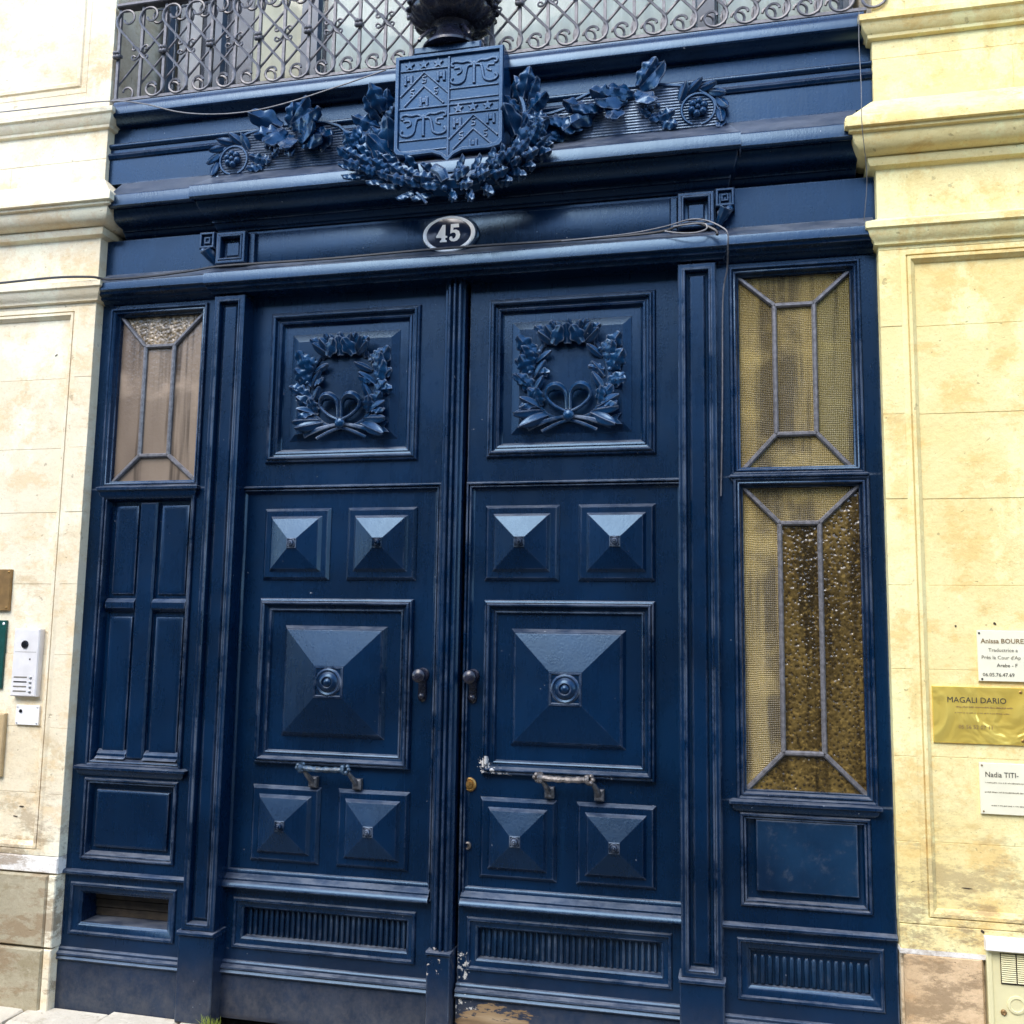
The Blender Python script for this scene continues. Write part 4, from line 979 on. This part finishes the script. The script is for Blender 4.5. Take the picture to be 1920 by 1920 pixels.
# ================================================================== carved scrolls on the upper frieze
def carved_scroll(s, label):
    T = thing('carved_scroll', label, 'carving', (s * 0.75, -0.06, 3.38), 'leafy scroll carvings on the cornice')
    yb = -0.028
    top = [(0.30, 3.500), (0.40, 3.505), (0.46, 3.520), (0.49, 3.548), (0.55, 3.572), (0.66, 3.580), (0.80, 3.578), (0.90, 3.560), (0.97, 3.535), (1.02, 3.49), (1.045, 3.44), (1.06, 3.39)]
    def zt(x):
        for (xa, za), (xb, zb) in zip(top[:-1], top[1:]):
            if xa <= x <= xb: return za + (zb - za) * (x - xa) / (xb - xa)
        return 3.40
    V, F = [], []
    # fluted ground: horizontal reeds cut to the outline
    z = 3.392
    parts = []
    while z < 3.575:
        xs = [x for x in (0.30 + 0.005 * k for k in range(153)) if zt(x) > z + 0.008]
        if xs:
            x0, x1 = min(xs), max(xs)
            parts.append(tube([(s * x0, yb - 0.010, z), (s * x1, yb - 0.010, z)], 0.0048, 5))
        z += 0.0115
    pl = [(s * x, z_) for x, z_ in top] + [(s * 1.06, 3.375), (s * 0.30, 3.375)]
    if s > 0: pl = pl[::-1]
    obj('fluted_board', join(poly_prism(pl, yb - 0.010, yb + 0.01), *parts), M_CARVE, T, 30)
    obj('scroll_rim', tube([(s * x, yb - 0.012, z_) for x, z_ in top], 0.008, 6), M_CARVE, T)
    dz = 0.0 if s < 0 else 0.022
    rx, rz = 0.962, 3.446 + dz * 0.6
    A = lambda a: a if s > 0 else 180 - a
    for k in range(6):
        a = R(60 * k + 20)
        put_berry(T, s * (rx + 0.024 * math.cos(a)), yb - 0.026, rz + 0.024 * math.sin(a), 0.0155, 'petal')
    put_berry(T, s * rx, yb - 0.032, rz, 0.011, 'petal')
    rng_pts = [(s * (rx + 0.062 * math.cos(R(a))), yb - 0.014, rz + 0.062 * math.sin(R(a))) for a in range(-80, 265, 15)]
    obj('ring', tube(rng_pts, 0.006, 6), M_CARVE, T)
    for k in range(6):                                    # laurel band over the rosette
        a = 150 - 30 * k
        put_leaf(T, LAUREL[k % 2], s * (rx + 0.078 * math.cos(R(a))), yb - 0.014, rz + 0.078 * math.sin(R(a)), A(a - 90 + 8), 0.075, 0.15, 0.0, wz=1.3)
    put_leaf(T, ACANTHUS[0], s * 1.045, yb - 0.012, rz - 0.05, A(-100), 0.05, 0.3)
    rr = random.Random(30 + s)
    if s < 0:
        big = [(0.745, 3.565, 160, 0.13), (0.735, 3.545, 205, 0.12), (0.725, 3.550, 235, 0.115), (0.700, 3.560, 80, 0.10), (0.700, 3.575, 35, 0.13), (0.690, 3.560, 5, 0.16), (0.665, 3.525, -8, 0.15), (0.655, 3.510, -22, 0.16), (0.700, 3.520, -85, 0.11), (0.715, 3.50, -70, 0.085), (0.60, 3.488, -8, 0.13)]
    else:
        big = [(0.745, 3.560, 30, 0.14), (0.740, 3.570, 50, 0.13), (0.735, 3.545, -50, 0.12), (0.72, 3.545, 175, 0.14), (0.69, 3.530, 200, 0.14), (0.66, 3.520, 165, 0.13), (0.66, 3.51, -105, 0.12), (0.60, 3.505, 195, 0.14), (0.57, 3.49, 215, 0.13), (0.54, 3.485, 160, 0.12), (0.52, 3.470, 230, 0.12), (0.49, 3.455, 190, 0.13), (0.46, 3.44, 215, 0.13), (0.43, 3.43, 240, 0.10), (0.40, 3.41, 200, 0.12)]
    for i, (x, z_, a, ln) in enumerate(big):
        ln *= 1.05 if s < 0 else 0.90
        aa = (180 - a) if s < 0 else a
        if s < 0: aa = a
        put_leaf(T, (ACANTHUS[i % 2] if i % 2 == 0 else OAK[i % 3]), s * x, yb - 0.020 - 0.006 * (i % 3), z_, aa if s > 0 else aa, ln, rr.uniform(0.1, 0.45), rr.uniform(-0.4, 0.4))
    for (x, z_, a, ln) in ((0.80, 3.425, 10, 0.085), (0.82, 3.415, -25, 0.08), (0.84, 3.44, 200, 0.07), (0.79, 3.44, 150, 0.06)):
        put_leaf(T, OAK[rr.randrange(3)], s * x, yb - 0.014, z_ + dz * 0.4, A(a), ln, 0.2, 0.1)
    for k in range(4): put_berry(T, s * (0.745 + 0.022 * k), yb - 0.020, 3.478 + 0.010 * (k % 2), 0.010)
    return T
carved_scroll(-1, 'carved leaf scroll with rosette left of the shield, on the cornice')
carved_scroll(1, 'carved leaf scroll with rosette right of the shield, on the cornice')

# ================================================================== urn above the shield
urn = thing('cast_urn', 'black lobed urn standing above the carved shield, before the railing', 'urn', (0.0, -0.12, 3.742))
def lathe_z(prof, cx, cy, n=84, lob=None):
    V, F = [], []
    for r, z in prof:
        for k in range(n):
            a = 2 * math.pi * k / n
            q = r
            if lob and lob[0] < z < lob[1]: q = r * (1 + lob[2] * abs(math.sin(a * 7)))
            V.append((cx + q * math.cos(a), cy + q * math.sin(a), z))
    for i in range(len(prof) - 1):
        for k in range(n):
            l = (k + 1) % n
            F.append((i * n + k, i * n + l, (i + 1) * n + l, (i + 1) * n + k))
    F.append(tuple(range(n - 1, -1, -1))); F.append(tuple((len(prof) - 1) * n + k for k in range(n)))
    return V, F
UY = -0.085
URNBEAD = mesh_of('bead', ball((0, 0, 0), 0.0125, 1.0, 8, 5), M_URN)
obj('plinth', box(-0.135, 0.14, UY - 0.075, UY + 0.075, 3.742, 3.775, 0.006), M_PAINT, urn)
obj('foot', lathe_z([(0.118, 3.776), (0.118, 3.786), (0.108, 3.796), (0.092, 3.815), (0.080, 3.838), (0.073, 3.860), (0.078, 3.872), (0.090, 3.880)], 0.0, UY), M_URN, urn)
obj('bowl', lathe_z([(0.085, 3.878), (0.120, 3.888), (0.145, 3.905), (0.158, 3.925), (0.165, 3.942)], 0.0, UY, 84, (3.88, 3.94, 0.10)), M_URN, urn)
obj('rim_band', lathe_z([(0.160, 3.941), (0.172, 3.945), (0.176, 3.955), (0.168, 3.966), (0.158, 3.972), (0.160, 3.990), (0.168, 4.02), (0.172, 4.06), (0.165, 4.10), (0.13, 4.14), (0.10, 4.155), (0.12, 4.18), (0.14, 4.19), (0.10, 4.192)], 0.0, UY, 84, (3.975, 4.11, 0.09)), M_URN, urn)
for k in range(22):
    a = 2 * math.pi * k / 22
    inst('bead', URNBEAD, Matrix.Translation((0.176 * math.cos(a), UY + 0.176 * math.sin(a), 3.956)), urn)
for k in range(4):
    a = R(45 + 90 * k)
    obj('scroll_handle', tube(bez([(0.075 * math.cos(a), UY + 0.075 * math.sin(a), 3.86), (0.10 * math.cos(a), UY + 0.10 * math.sin(a), 3.84), (0.135 * math.cos(a), UY + 0.135 * math.sin(a), 3.80), (0.145 * math.cos(a), UY + 0.145 * math.sin(a), 3.782)], 4), 0.008, 6), M_URN, urn)

# ================================================================== balcony railing
rail = thing('balcony_railing', 'wrought iron balcony railing of scrolled diagonal bars above the doorway', 'railing', (0, -0.07, 3.75))
YR = -0.045; Z0, Z1 = 3.778, 4.212; ZM = 3.983; PITCH = 0.1135
obj('bottom_rail', box(-1.56, 1.57, YR - 0.010, YR + 0.010, 3.768, 3.780), M_IRON, rail, 0)
obj('top_rail', box(-1.56, 1.57, YR - 0.022, YR + 0.022, 4.206, 4.224, 0.004), M_IRON, rail, 0)
for z in (3.752, 4.15):
    pass
def scroll_path(m):
    """S-shaped diagonal bar, curled at both ends; local coords, centre at origin"""
    up = [(0, 0), (0.055, 0.064), (0.108, 0.125)]
    c = (0.072, 0.172)     # spiral round this centre
    r0 = math.hypot(0.108 - c[0], 0.125 - c[1]); a0 = math.degrees(math.atan2(0.125 - c[1], 0.108 - c[0]))
    for k in range(1, 19):
        t = k / 18
        r = r0 * (1 - 0.68 * t) * (0.82 + 0.18 * (1 - t)); a = a0 + 400 * t
        up.append((c[0] + r * math.cos(R(a)), min(c[1] + r * math.sin(R(a)), 0.222)))
    full = [(-x, -z) for x, z in up[:0:-1]] + up
    return [(m * x, 0, z * 0.97) for x, z in full]
SC = {m: mesh_of('scroll_bar', tube(scroll_path(m), 0.0058, 5, flat=0.8), M_IRON) for m in (1, -1)}
BAR = mesh_of('upright', box(-0.006, 0.006, -0.006, 0.006, 0, Z1 - Z0), M_IRON, 0)
KNOT = mesh_of('knot', join(*[ball((0.010 * math.cos(R(a)), -0.010, 0.013 * math.sin(R(a))), 0.012, 0.8, 8, 5) for a in range(45, 360, 90)], box(-0.017, 0.017, -0.012, 0.012, -0.006, 0.006)), M_IRON)
def cs(sx, sz):
    pts = [(sx * (0.004 + 0.016 * (1 - math.cos(R(a))) * 0.9), -0.004, sz * (0.006 + 0.026 * math.sin(R(a * 0.62)))) for a in range(0, 150, 20)]
    pts += [(sx * (0.030 + 0.009 * math.cos(R(a))), -0.004, sz * (0.022 + 0.009 * math.sin(R(a)))) for a in range(80, -200, -35)]
    return tube(pts, 0.0045, 5)
QUAT = mesh_of('quatrefoil', join(cs(1, 1), cs(-1, 1), cs(1, -1), cs(-1, -1)), M_IRON)
x = -1.548; i = 0
while x < 1.57:
    inst('upright', BAR, Matrix.Translation((x, YR, Z0)), rail)
    for m, dy in ((1, 0.012), (-1, -0.010)):
        if (i == 0 and m) and False: continue
        if -1.55 < x - 0.05 and x + 0.05 < 1.58: inst('scroll_bar', SC[m], Matrix.Translation((x, YR + dy, ZM)), rail)
    inst('knot' if i % 2 == 0 else 'quatrefoil', KNOT if i % 2 == 0 else QUAT, Matrix.Translation((x, YR - 0.006, ZM)), rail)
    x += PITCH; i += 1

# ================================================================== number plate
npl = thing('house_number', 'oval dark enamel number plate reading 45 above the doors', 'number plate', (-0.012, -0.02, 2.98))
NX, NZ = -0.012, 3.052
obj('plate_back', lathe_y([(0.118, -0.008), (0.118, -0.018), (0.112, -0.024)], NX + 0.004, NZ, 40, 1.0, 0.69), M_PAINT, npl)
obj('enamel_rim', lathe_y([(0.108, -0.022), (0.108, -0.028), (0.104, -0.031), (0.092, -0.031), (0.091, -0.029)], NX, NZ, 40, 1.0, 0.69), M_ENAMEL_W, npl)
obj('enamel_face', lathe_y([(0.0915, -0.0285), (0.0905, -0.0315), (0.06, -0.034), (0.01, -0.035)], NX, NZ, 40, 1.0, 0.69), M_ENAMEL_B, npl)
def digit(pts, dx, holes=None): return [(NX + dx + a * 0.001, NZ + b * 0.001) for a, b in pts]
four = [(-52, -16), (-52, -10), (-26, 36), (-14, 36), (-14, -9), (-6, -11), (-6, -17), (-14, -18), (-14, -26), (-8, -29), (-8, -35), (-36, -35), (-36, -29), (-30, -26), (-30, -17)]
four_hole = None
five = [(6, -2), (8, 37), (40, 37), (42, 22), (19, 22), (18, 12), (30, 13), (42, 6), (47, -8), (44, -22), (34, -32), (22, -35), (10, -33), (3, -26), (3, -18), (9, -13), (15, -16), (15, -22), (20, -24), (27, -19), (30, -9), (26, 0), (17, 2)][::-1]
def fillpoly(pts, y0, y1):
    bm = bmesh.new()
    vs_ = [bm.verts.new((x_, y0, z_)) for x_, z_ in pts]
    f = bm.faces.new(vs_); f.normal_update(); bmesh.ops.triangulate(bm, faces=[f])
    V = [tuple(v.co) for v in bm.verts]; bm.verts.index_update()
    F = [tuple(v.index for v in f.verts) for f in bm.faces]; bm.free()
    n = len(pts)
    V += [(x_, y1, z_) for x_, z_ in pts]
    F += [(k, (k + 1) % n, n + (k + 1) % n, n + k) for k in range(n)]
    return V, F
obj('numeral', fillpoly(digit(four, 0.002), -0.0362, -0.031), M_ENAMEL_W, npl, 0)
obj('numeral', fillpoly(digit(five, 0.002), -0.0362, -0.031), M_ENAMEL_W, npl, 0)

# ================================================================== text
def text(body, x, y, z, size, mat, parent, align='LEFT', name='lettering', bold=0.0, sx=1.0):
    cu = bpy.data.curves.new('lettering', 'FONT'); cu.body = body; cu.size = size; cu.align_x = align; cu.align_y = 'CENTER'
    cu.extrude = 0.0004; cu.offset = bold; cu.resolution_u = 2
    t = bpy.data.objects.new('tmp', cu); COL.objects.link(t)
    bpy.context.view_layer.update()
    me = bpy.data.meshes.new_from_object(t.evaluated_get(bpy.context.evaluated_depsgraph_get()))
    bpy.data.objects.remove(t)
    me.materials.clear(); me.materials.append(mat); me.name = name
    o = inst(name, me, Matrix.Translation((x, y, z)) @ Matrix.Rotation(R(90), 4, 'X') @ Matrix.Diagonal((sx, 1, 1, 1)), parent)
    return o
def faint_line(parent, x0, x1, y, z, h, mat, seed):
    """a line of print too small to read, as word-sized strokes"""
    rr = random.Random(seed); parts = []; x = x0
    while x < x1:
        w = rr.uniform(0.0006, 0.0016)
        parts.append(box(x, x + w, y, y + 0.001, z - h / 2 * rr.uniform(0.3, 1), z + h / 2 * rr.uniform(0.2, 1))); x += w + (0.0035 if rr.random() < 0.14 else rr.uniform(0.0006, 0.0014))
    obj('print_line', join(*parts), mat, parent, 0)
def screws(parent, pts, y, mat, r=0.004):
    for (x, z) in pts: obj('screw', lathe_y([(r, y), (r, y - 0.001), (r * 0.7, y - 0.002)], x, z, 10), mat, parent)
YP = -0.033          # face of the sunk panels
# right-hand plaques
p1 = thing('name_plaque', 'cream plaque with black lines of text, uppermost on the right pier', 'plaque', (1.99, YP, 1.36), 'professional plaques on the right pier')
YA = YP - 0.010
obj('plate', box(1.858, 2.14, YA, YP + 0.002, 1.356, 1.522, 0.001), M_CREAMP, p1, 0)
text('Anissa BOUREZA', 1.868, YA - 0.0006, 1.487, 0.0215, M_INKB, p1, bold=0.0003)
text('Traductrice a', 1.890, YA - 0.0006, 1.4575, 0.0165, M_INKG, p1); text("Près la Cour d'Ap", 1.868, YA - 0.0006, 1.4335, 0.0165, M_INKG, p1)
text('Arabe - F', 1.914, YA - 0.0006, 1.408, 0.0165, M_INK, p1); text('06.05.76.47.69', 1.870, YA - 0.0006, 1.377, 0.0165, M_INK, p1)
screws(p1, ((1.864, 1.513), (1.868, 1.363), (2.13, 1.513), (2.13, 1.363)), YA, M_INK, 0.0035)
p2 = thing('brass_plaque', 'shiny gold brass plaque with black lettering, middle one on the right pier', 'plaque', (1.855, YP, 1.15), 'professional plaques on the right pier')
obj('plate', box(1.712, 1.996, YP - 0.008, YP + 0.002, 1.152, 1.336, 0.0015), M_GOLD, p2, 0)
text('MAGALI DARIO', 1.757, YP - 0.0088, 1.292, 0.0262, M_INK, p2)
faint_line(p2, 1.785, 1.955, YP - 0.0090, 1.270, 0.0065, M_INKB, 3); faint_line(p2, 1.780, 1.945, YP - 0.0090, 1.251, 0.0045, M_INKB, 4)
text('05 56 52 07 11', 1.790, YP - 0.0088, 1.205, 0.0175, M_INKB, p2)
screws(p2, ((1.983, 1.322), (1.983, 1.166)), YP - 0.008, M_BRASS, 0.005)
p3 = thing('name_plaque', 'cream plaque with small grey print, lowest on the right pier', 'plaque', (1.97, YP, 0.92), 'professional plaques on the right pier')
obj('plate', box(1.848, 2.13, YA, YP + 0.002, 0.930, 1.092, 0.001), M_CREAMP, p3, 0)
text('Nadia TITI-', 1.864, YA - 0.0006, 1.055, 0.0235, M_INK, p3, sx=0.92)
for k, (xa, z) in enumerate(((1.864, 1.030), (1.862, 1.000), (1.880, 0.958))): faint_line(p3, xa, 2.02, YA - 0.001, z, 0.005, M_INKG, 7 + k)
screws(p3, ((1.856, 1.084), (1.856, 0.938)), YA, M_INKB, 0.003)
# meter box low on the right
mb = thing('meter_box', 'cream metal meter box with louvred vent at the foot of the right pier', 'meter box', (2.02, -0.05, 0.0))
YB = -0.066
obj('case', rings([(1.842, 2.20, 0.02, 0.520, -0.03), (1.842, 2.20, 0.02, 0.520, YB + 0.004), (1.846, 2.196, 0.024, 0.516, YB), (1.856, 2.186, 0.034, 0.512, YB), (1.858, 2.184, 0.036, 0.510, YB + 0.006), (1.87, 2.17, 0.05, 0.50, YB + 0.006)]), M_METER, mb)
obj('hood', moulding([(-0.03, 0.556), (-0.080, 0.552), (-0.086, 0.548), (-0.086, 0.518), (-0.080, 0.514), (-0.03, 0.512)], 1.838, 2.204), M_WHITE, mb)
for k in range(14):
    for c in range(3):
        x0 = 1.884 + c * 0.046
        obj('louvre', moulding([(YB + 0.008, 0.505 - k * 0.0063), (YB + 0.001, 0.5035 - k * 0.0063), (YB - 0.0015, 0.5005 - k * 0.0063), (YB + 0.0045, 0.5015 - k * 0.0063)], x0, x0 + 0.042), M_METER, mb, 0)
obj('vent_back', box(1.882, 2.022, YB + 0.0035, YB + 0.0055, 0.412, 0.506), M_OLDWOOD, mb, 0)
obj('lock', lathe_y([(0.009, YB + 0.006), (0.009, YB + 0.002), (0.005, YB), (0.002, YB + 0.002)], 1.886, 0.327, 14), M_BROWNP, mb)
obj('dial_disc', lathe_y([(0.028, YB + 0.006), (0.027, YB + 0.002), (0.020, YB + 0.001), (0.018, YB + 0.004)], 1.925, 0.352, 22), M_METER, mb)
# left-hand things
ic = thing('intercom', 'slim pale intercom panel with round black camera on the left pier', 'intercom', (-1.785, YP, 1.20))
obj('body', box(-1.846, -1.724, -0.062, YP + 0.002, 1.198, 1.474, 0.004), M_GREYP, ic)
obj('camera_lens', lathe_y([(0.017, -0.062), (0.017, -0.064), (0.014, -0.068), (0.004, -0.069)], -1.790, 1.410, 18), M_LENS, ic)
obj('seam', box(-1.836, -1.734, -0.0625, -0.061, 1.3785, 1.3800), M_INKG, ic, 0)
obj('sensor', lathe_y([(0.004, -0.062), (0.003, -0.064)], -1.762, 1.350, 10), M_INK, ic)
for k, (w, m) in enumerate(((0.062, M_INKG), (0.062, M_INK), (0.062, M_INKG), (0.062, M_INKG))):
    obj('name_slot', box(-1.832, -1.832 + w, -0.0632, -0.061, 1.274 - k * 0.019, 1.279 - k * 0.019), m, ic, 0)
    obj('call_button', lathe_y([(0.0065, -0.062), (0.006, -0.065), (0.004, -0.066)], -1.752, 1.2755 - k * 0.019, 12), M_STEEL, ic)
bp = thing('bell_plate', 'small white plate with black button, screwed on under the intercom', 'bell plate', (-1.77, YP, 1.08))
obj('plate', box(-1.826, -1.716, YP - 0.010, YP + 0.002, 1.082, 1.162, 0.0015), M_WHITE, bp, 0)
obj('button', lathe_y([(0.007, YP - 0.010), (0.007, YP - 0.014), (0.004, YP - 0.015)], -1.802, 1.138, 12), M_LENS, bp)
screws(bp, ((-1.818, 1.154), (-1.724, 1.154), (-1.818, 1.090), (-1.724, 1.090)), YP - 0.010, M_STEEL, 0.004)
pb = thing('bronze_plaque', 'brown bronze plaque cut by the left edge, above the green plaque', 'plaque', (-2.03, YP, 1.55))
obj('plate', box(-2.17, -1.898, YP - 0.012, YP + 0.002, 1.548, 1.722, 0.002), M_BROWNP, pb, 0)
screws(pb, ((-1.910, 1.710), (-1.910, 1.560)), YP - 0.012, M_BRASS, 0.005)
pg = thing('green_plaque', 'dark green plaque cut by the left edge, left of the intercom', 'plaque', (-2.05, YP, 1.22))
obj('plate', box(-2.19, -1.905, YP - 0.010, YP + 0.002, 1.225, 1.508, 0.0015), M_GREENP, pg, 0)
screws(pg, ((-1.916, 1.494),), YP - 0.010, M_WHITE, 0.006)
lb = thing('letter_box', 'tan metal box cut by the left edge, left of the bell plate', 'box', (-2.05, YP, 0.86))
obj('case', box(-2.20, -1.872, YP - 0.018, YP + 0.002, 0.87, 1.125, 0.004), simple('tan_metal', (0.42, 0.30, 0.15), 0.5, 0, 0.1, 14), lb)

# ================================================================== cables
def cable(name, label, pts, r, mat):
    o = obj(name, tube(bez(pts, 8), r, 6), mat, None); tag(o, label, 'cable'); return o
cable('power_cable', 'black cable pair running along the impost ledge above the left bay and doors',
      [(-2.9, -0.085, 2.975), (-2.4, -0.085, 2.962), (-2.02, -0.090, 2.966), (-1.75, -0.098, 2.968), (-1.57, -0.100, 2.958), (-1.50, -0.080, 2.950), (-1.3, -0.074, 2.952), (-1.10, -0.076, 2.962), (-0.95, -0.085, 2.968), (-0.5, -0.060, 2.975), (0.0, -0.062, 2.980), (0.5, -0.060, 2.975), (0.80, -0.070, 2.975), (0.90, -0.085, 2.990), (0.96, -0.10, 2.985), (1.02, -0.125, 2.945), (1.030, -0.14, 2.92)], 0.0055, M_CABLE)
cable('thin_cable', 'thin pale cable looping over the right pilaster block and hanging down beside it',
      [(0.45, -0.075, 2.968), (0.70, -0.085, 2.972), (0.84, -0.095, 2.985), (0.93, -0.105, 3.000), (0.99, -0.12, 2.985), (1.045, -0.145, 2.945), (1.066, -0.155, 2.915), (1.066, -0.14, 2.87), (1.062, -0.06, 2.82), (1.045, -0.022, 2.72), (1.040, -0.016, 2.4), (1.036, -0.014, 2.2), (1.030, -0.014, 1.99)], 0.0030, M_CABLE_D)
cable('coiled_cable', 'small loop of grey cable resting on the impost under the right block',
      [(0.84, -0.10, 2.965), (0.89, -0.115, 2.948), (0.95, -0.125, 2.940), (0.99, -0.122, 2.952), (0.985, -0.115, 2.975), (0.94, -0.10, 2.985), (0.87, -0.10, 2.980)], 0.0032, M_CABLE_G)
cable('sagging_wire', 'thin wire from the left pier sagging below the balcony ledge to the shield',
      [(-3.0, -0.11, 3.765), (-2.07, -0.112, 3.748), (-1.75, -0.115, 3.742), (-1.51, -0.125, 3.728), (-1.35, -0.128, 3.696), (-1.18, -0.128, 3.640), (-1.02, -0.128, 3.612), (-0.85, -0.128, 3.606), (-0.68, -0.128, 3.625), (-0.45, -0.128, 3.672), (-0.26, -0.128, 3.715)], 0.0030, M_CABLE_G)
cable('drop_wire', 'hair thin wire hanging straight down before the right end of the cornice',
      [(1.535, -0.13, 3.74), (1.530, -0.135, 3.60), (1.526, -0.19, 3.40), (1.524, -0.20, 3.25), (1.545, -0.12, 3.1), (1.535, -0.09, 2.95)], 0.0014, M_CABLE_D)

# ================================================================== weeds at the threshold
def weed(name, label, cx, cy, n, hgt, seed):
    rr = random.Random(seed); parts = []
    for k in range(n):
        a = rr.uniform(0, 2 * math.pi); sp = rr.uniform(0.2, 1.0); h = hgt * rr.uniform(0.5, 1.1)
        bx0, by0 = cx + rr.uniform(-0.035, 0.035), cy + rr.uniform(-0.012, 0.012)
        dx, dy = math.cos(a) * 0.5 * h * sp, math.sin(a) * 0.3 * h * sp - 0.01
        w = rr.uniform(0.0018, 0.0035)
        V = []
        for j, t_ in enumerate((0, 0.35, 0.7, 1.0)):
            px, py, pz = bx0 + dx * t_ ** 1.6, by0 + dy * t_ ** 1.6, -0.02 + h * (t_ - 0.25 * t_ * t_ * sp)
            ww = w * (1 - t_ * 0.9)
            V += [(px - ww, py, pz), (px + ww, py, pz), (px, py + ww, pz)]
        F = []
        for j in range(3):
            for q in range(3):
                a_, b_ = 3 * j + q, 3 * j + (q + 1) % 3
                F.append((a_, b_, b_ + 3, a_ + 3))
        parts.append((V, F))
    o = obj(name, join(*parts), M_GRASS, None); tag(o, label, 'weed'); return o
weed('weed_tuft', 'tuft of yellow green grass at the foot of the left pilaster', -0.86, -0.065, 75, 0.075, 2)
weed('weed_patch', 'low green weeds between threshold stones below the left bay', -1.40, -0.178, 26, 0.022, 5)
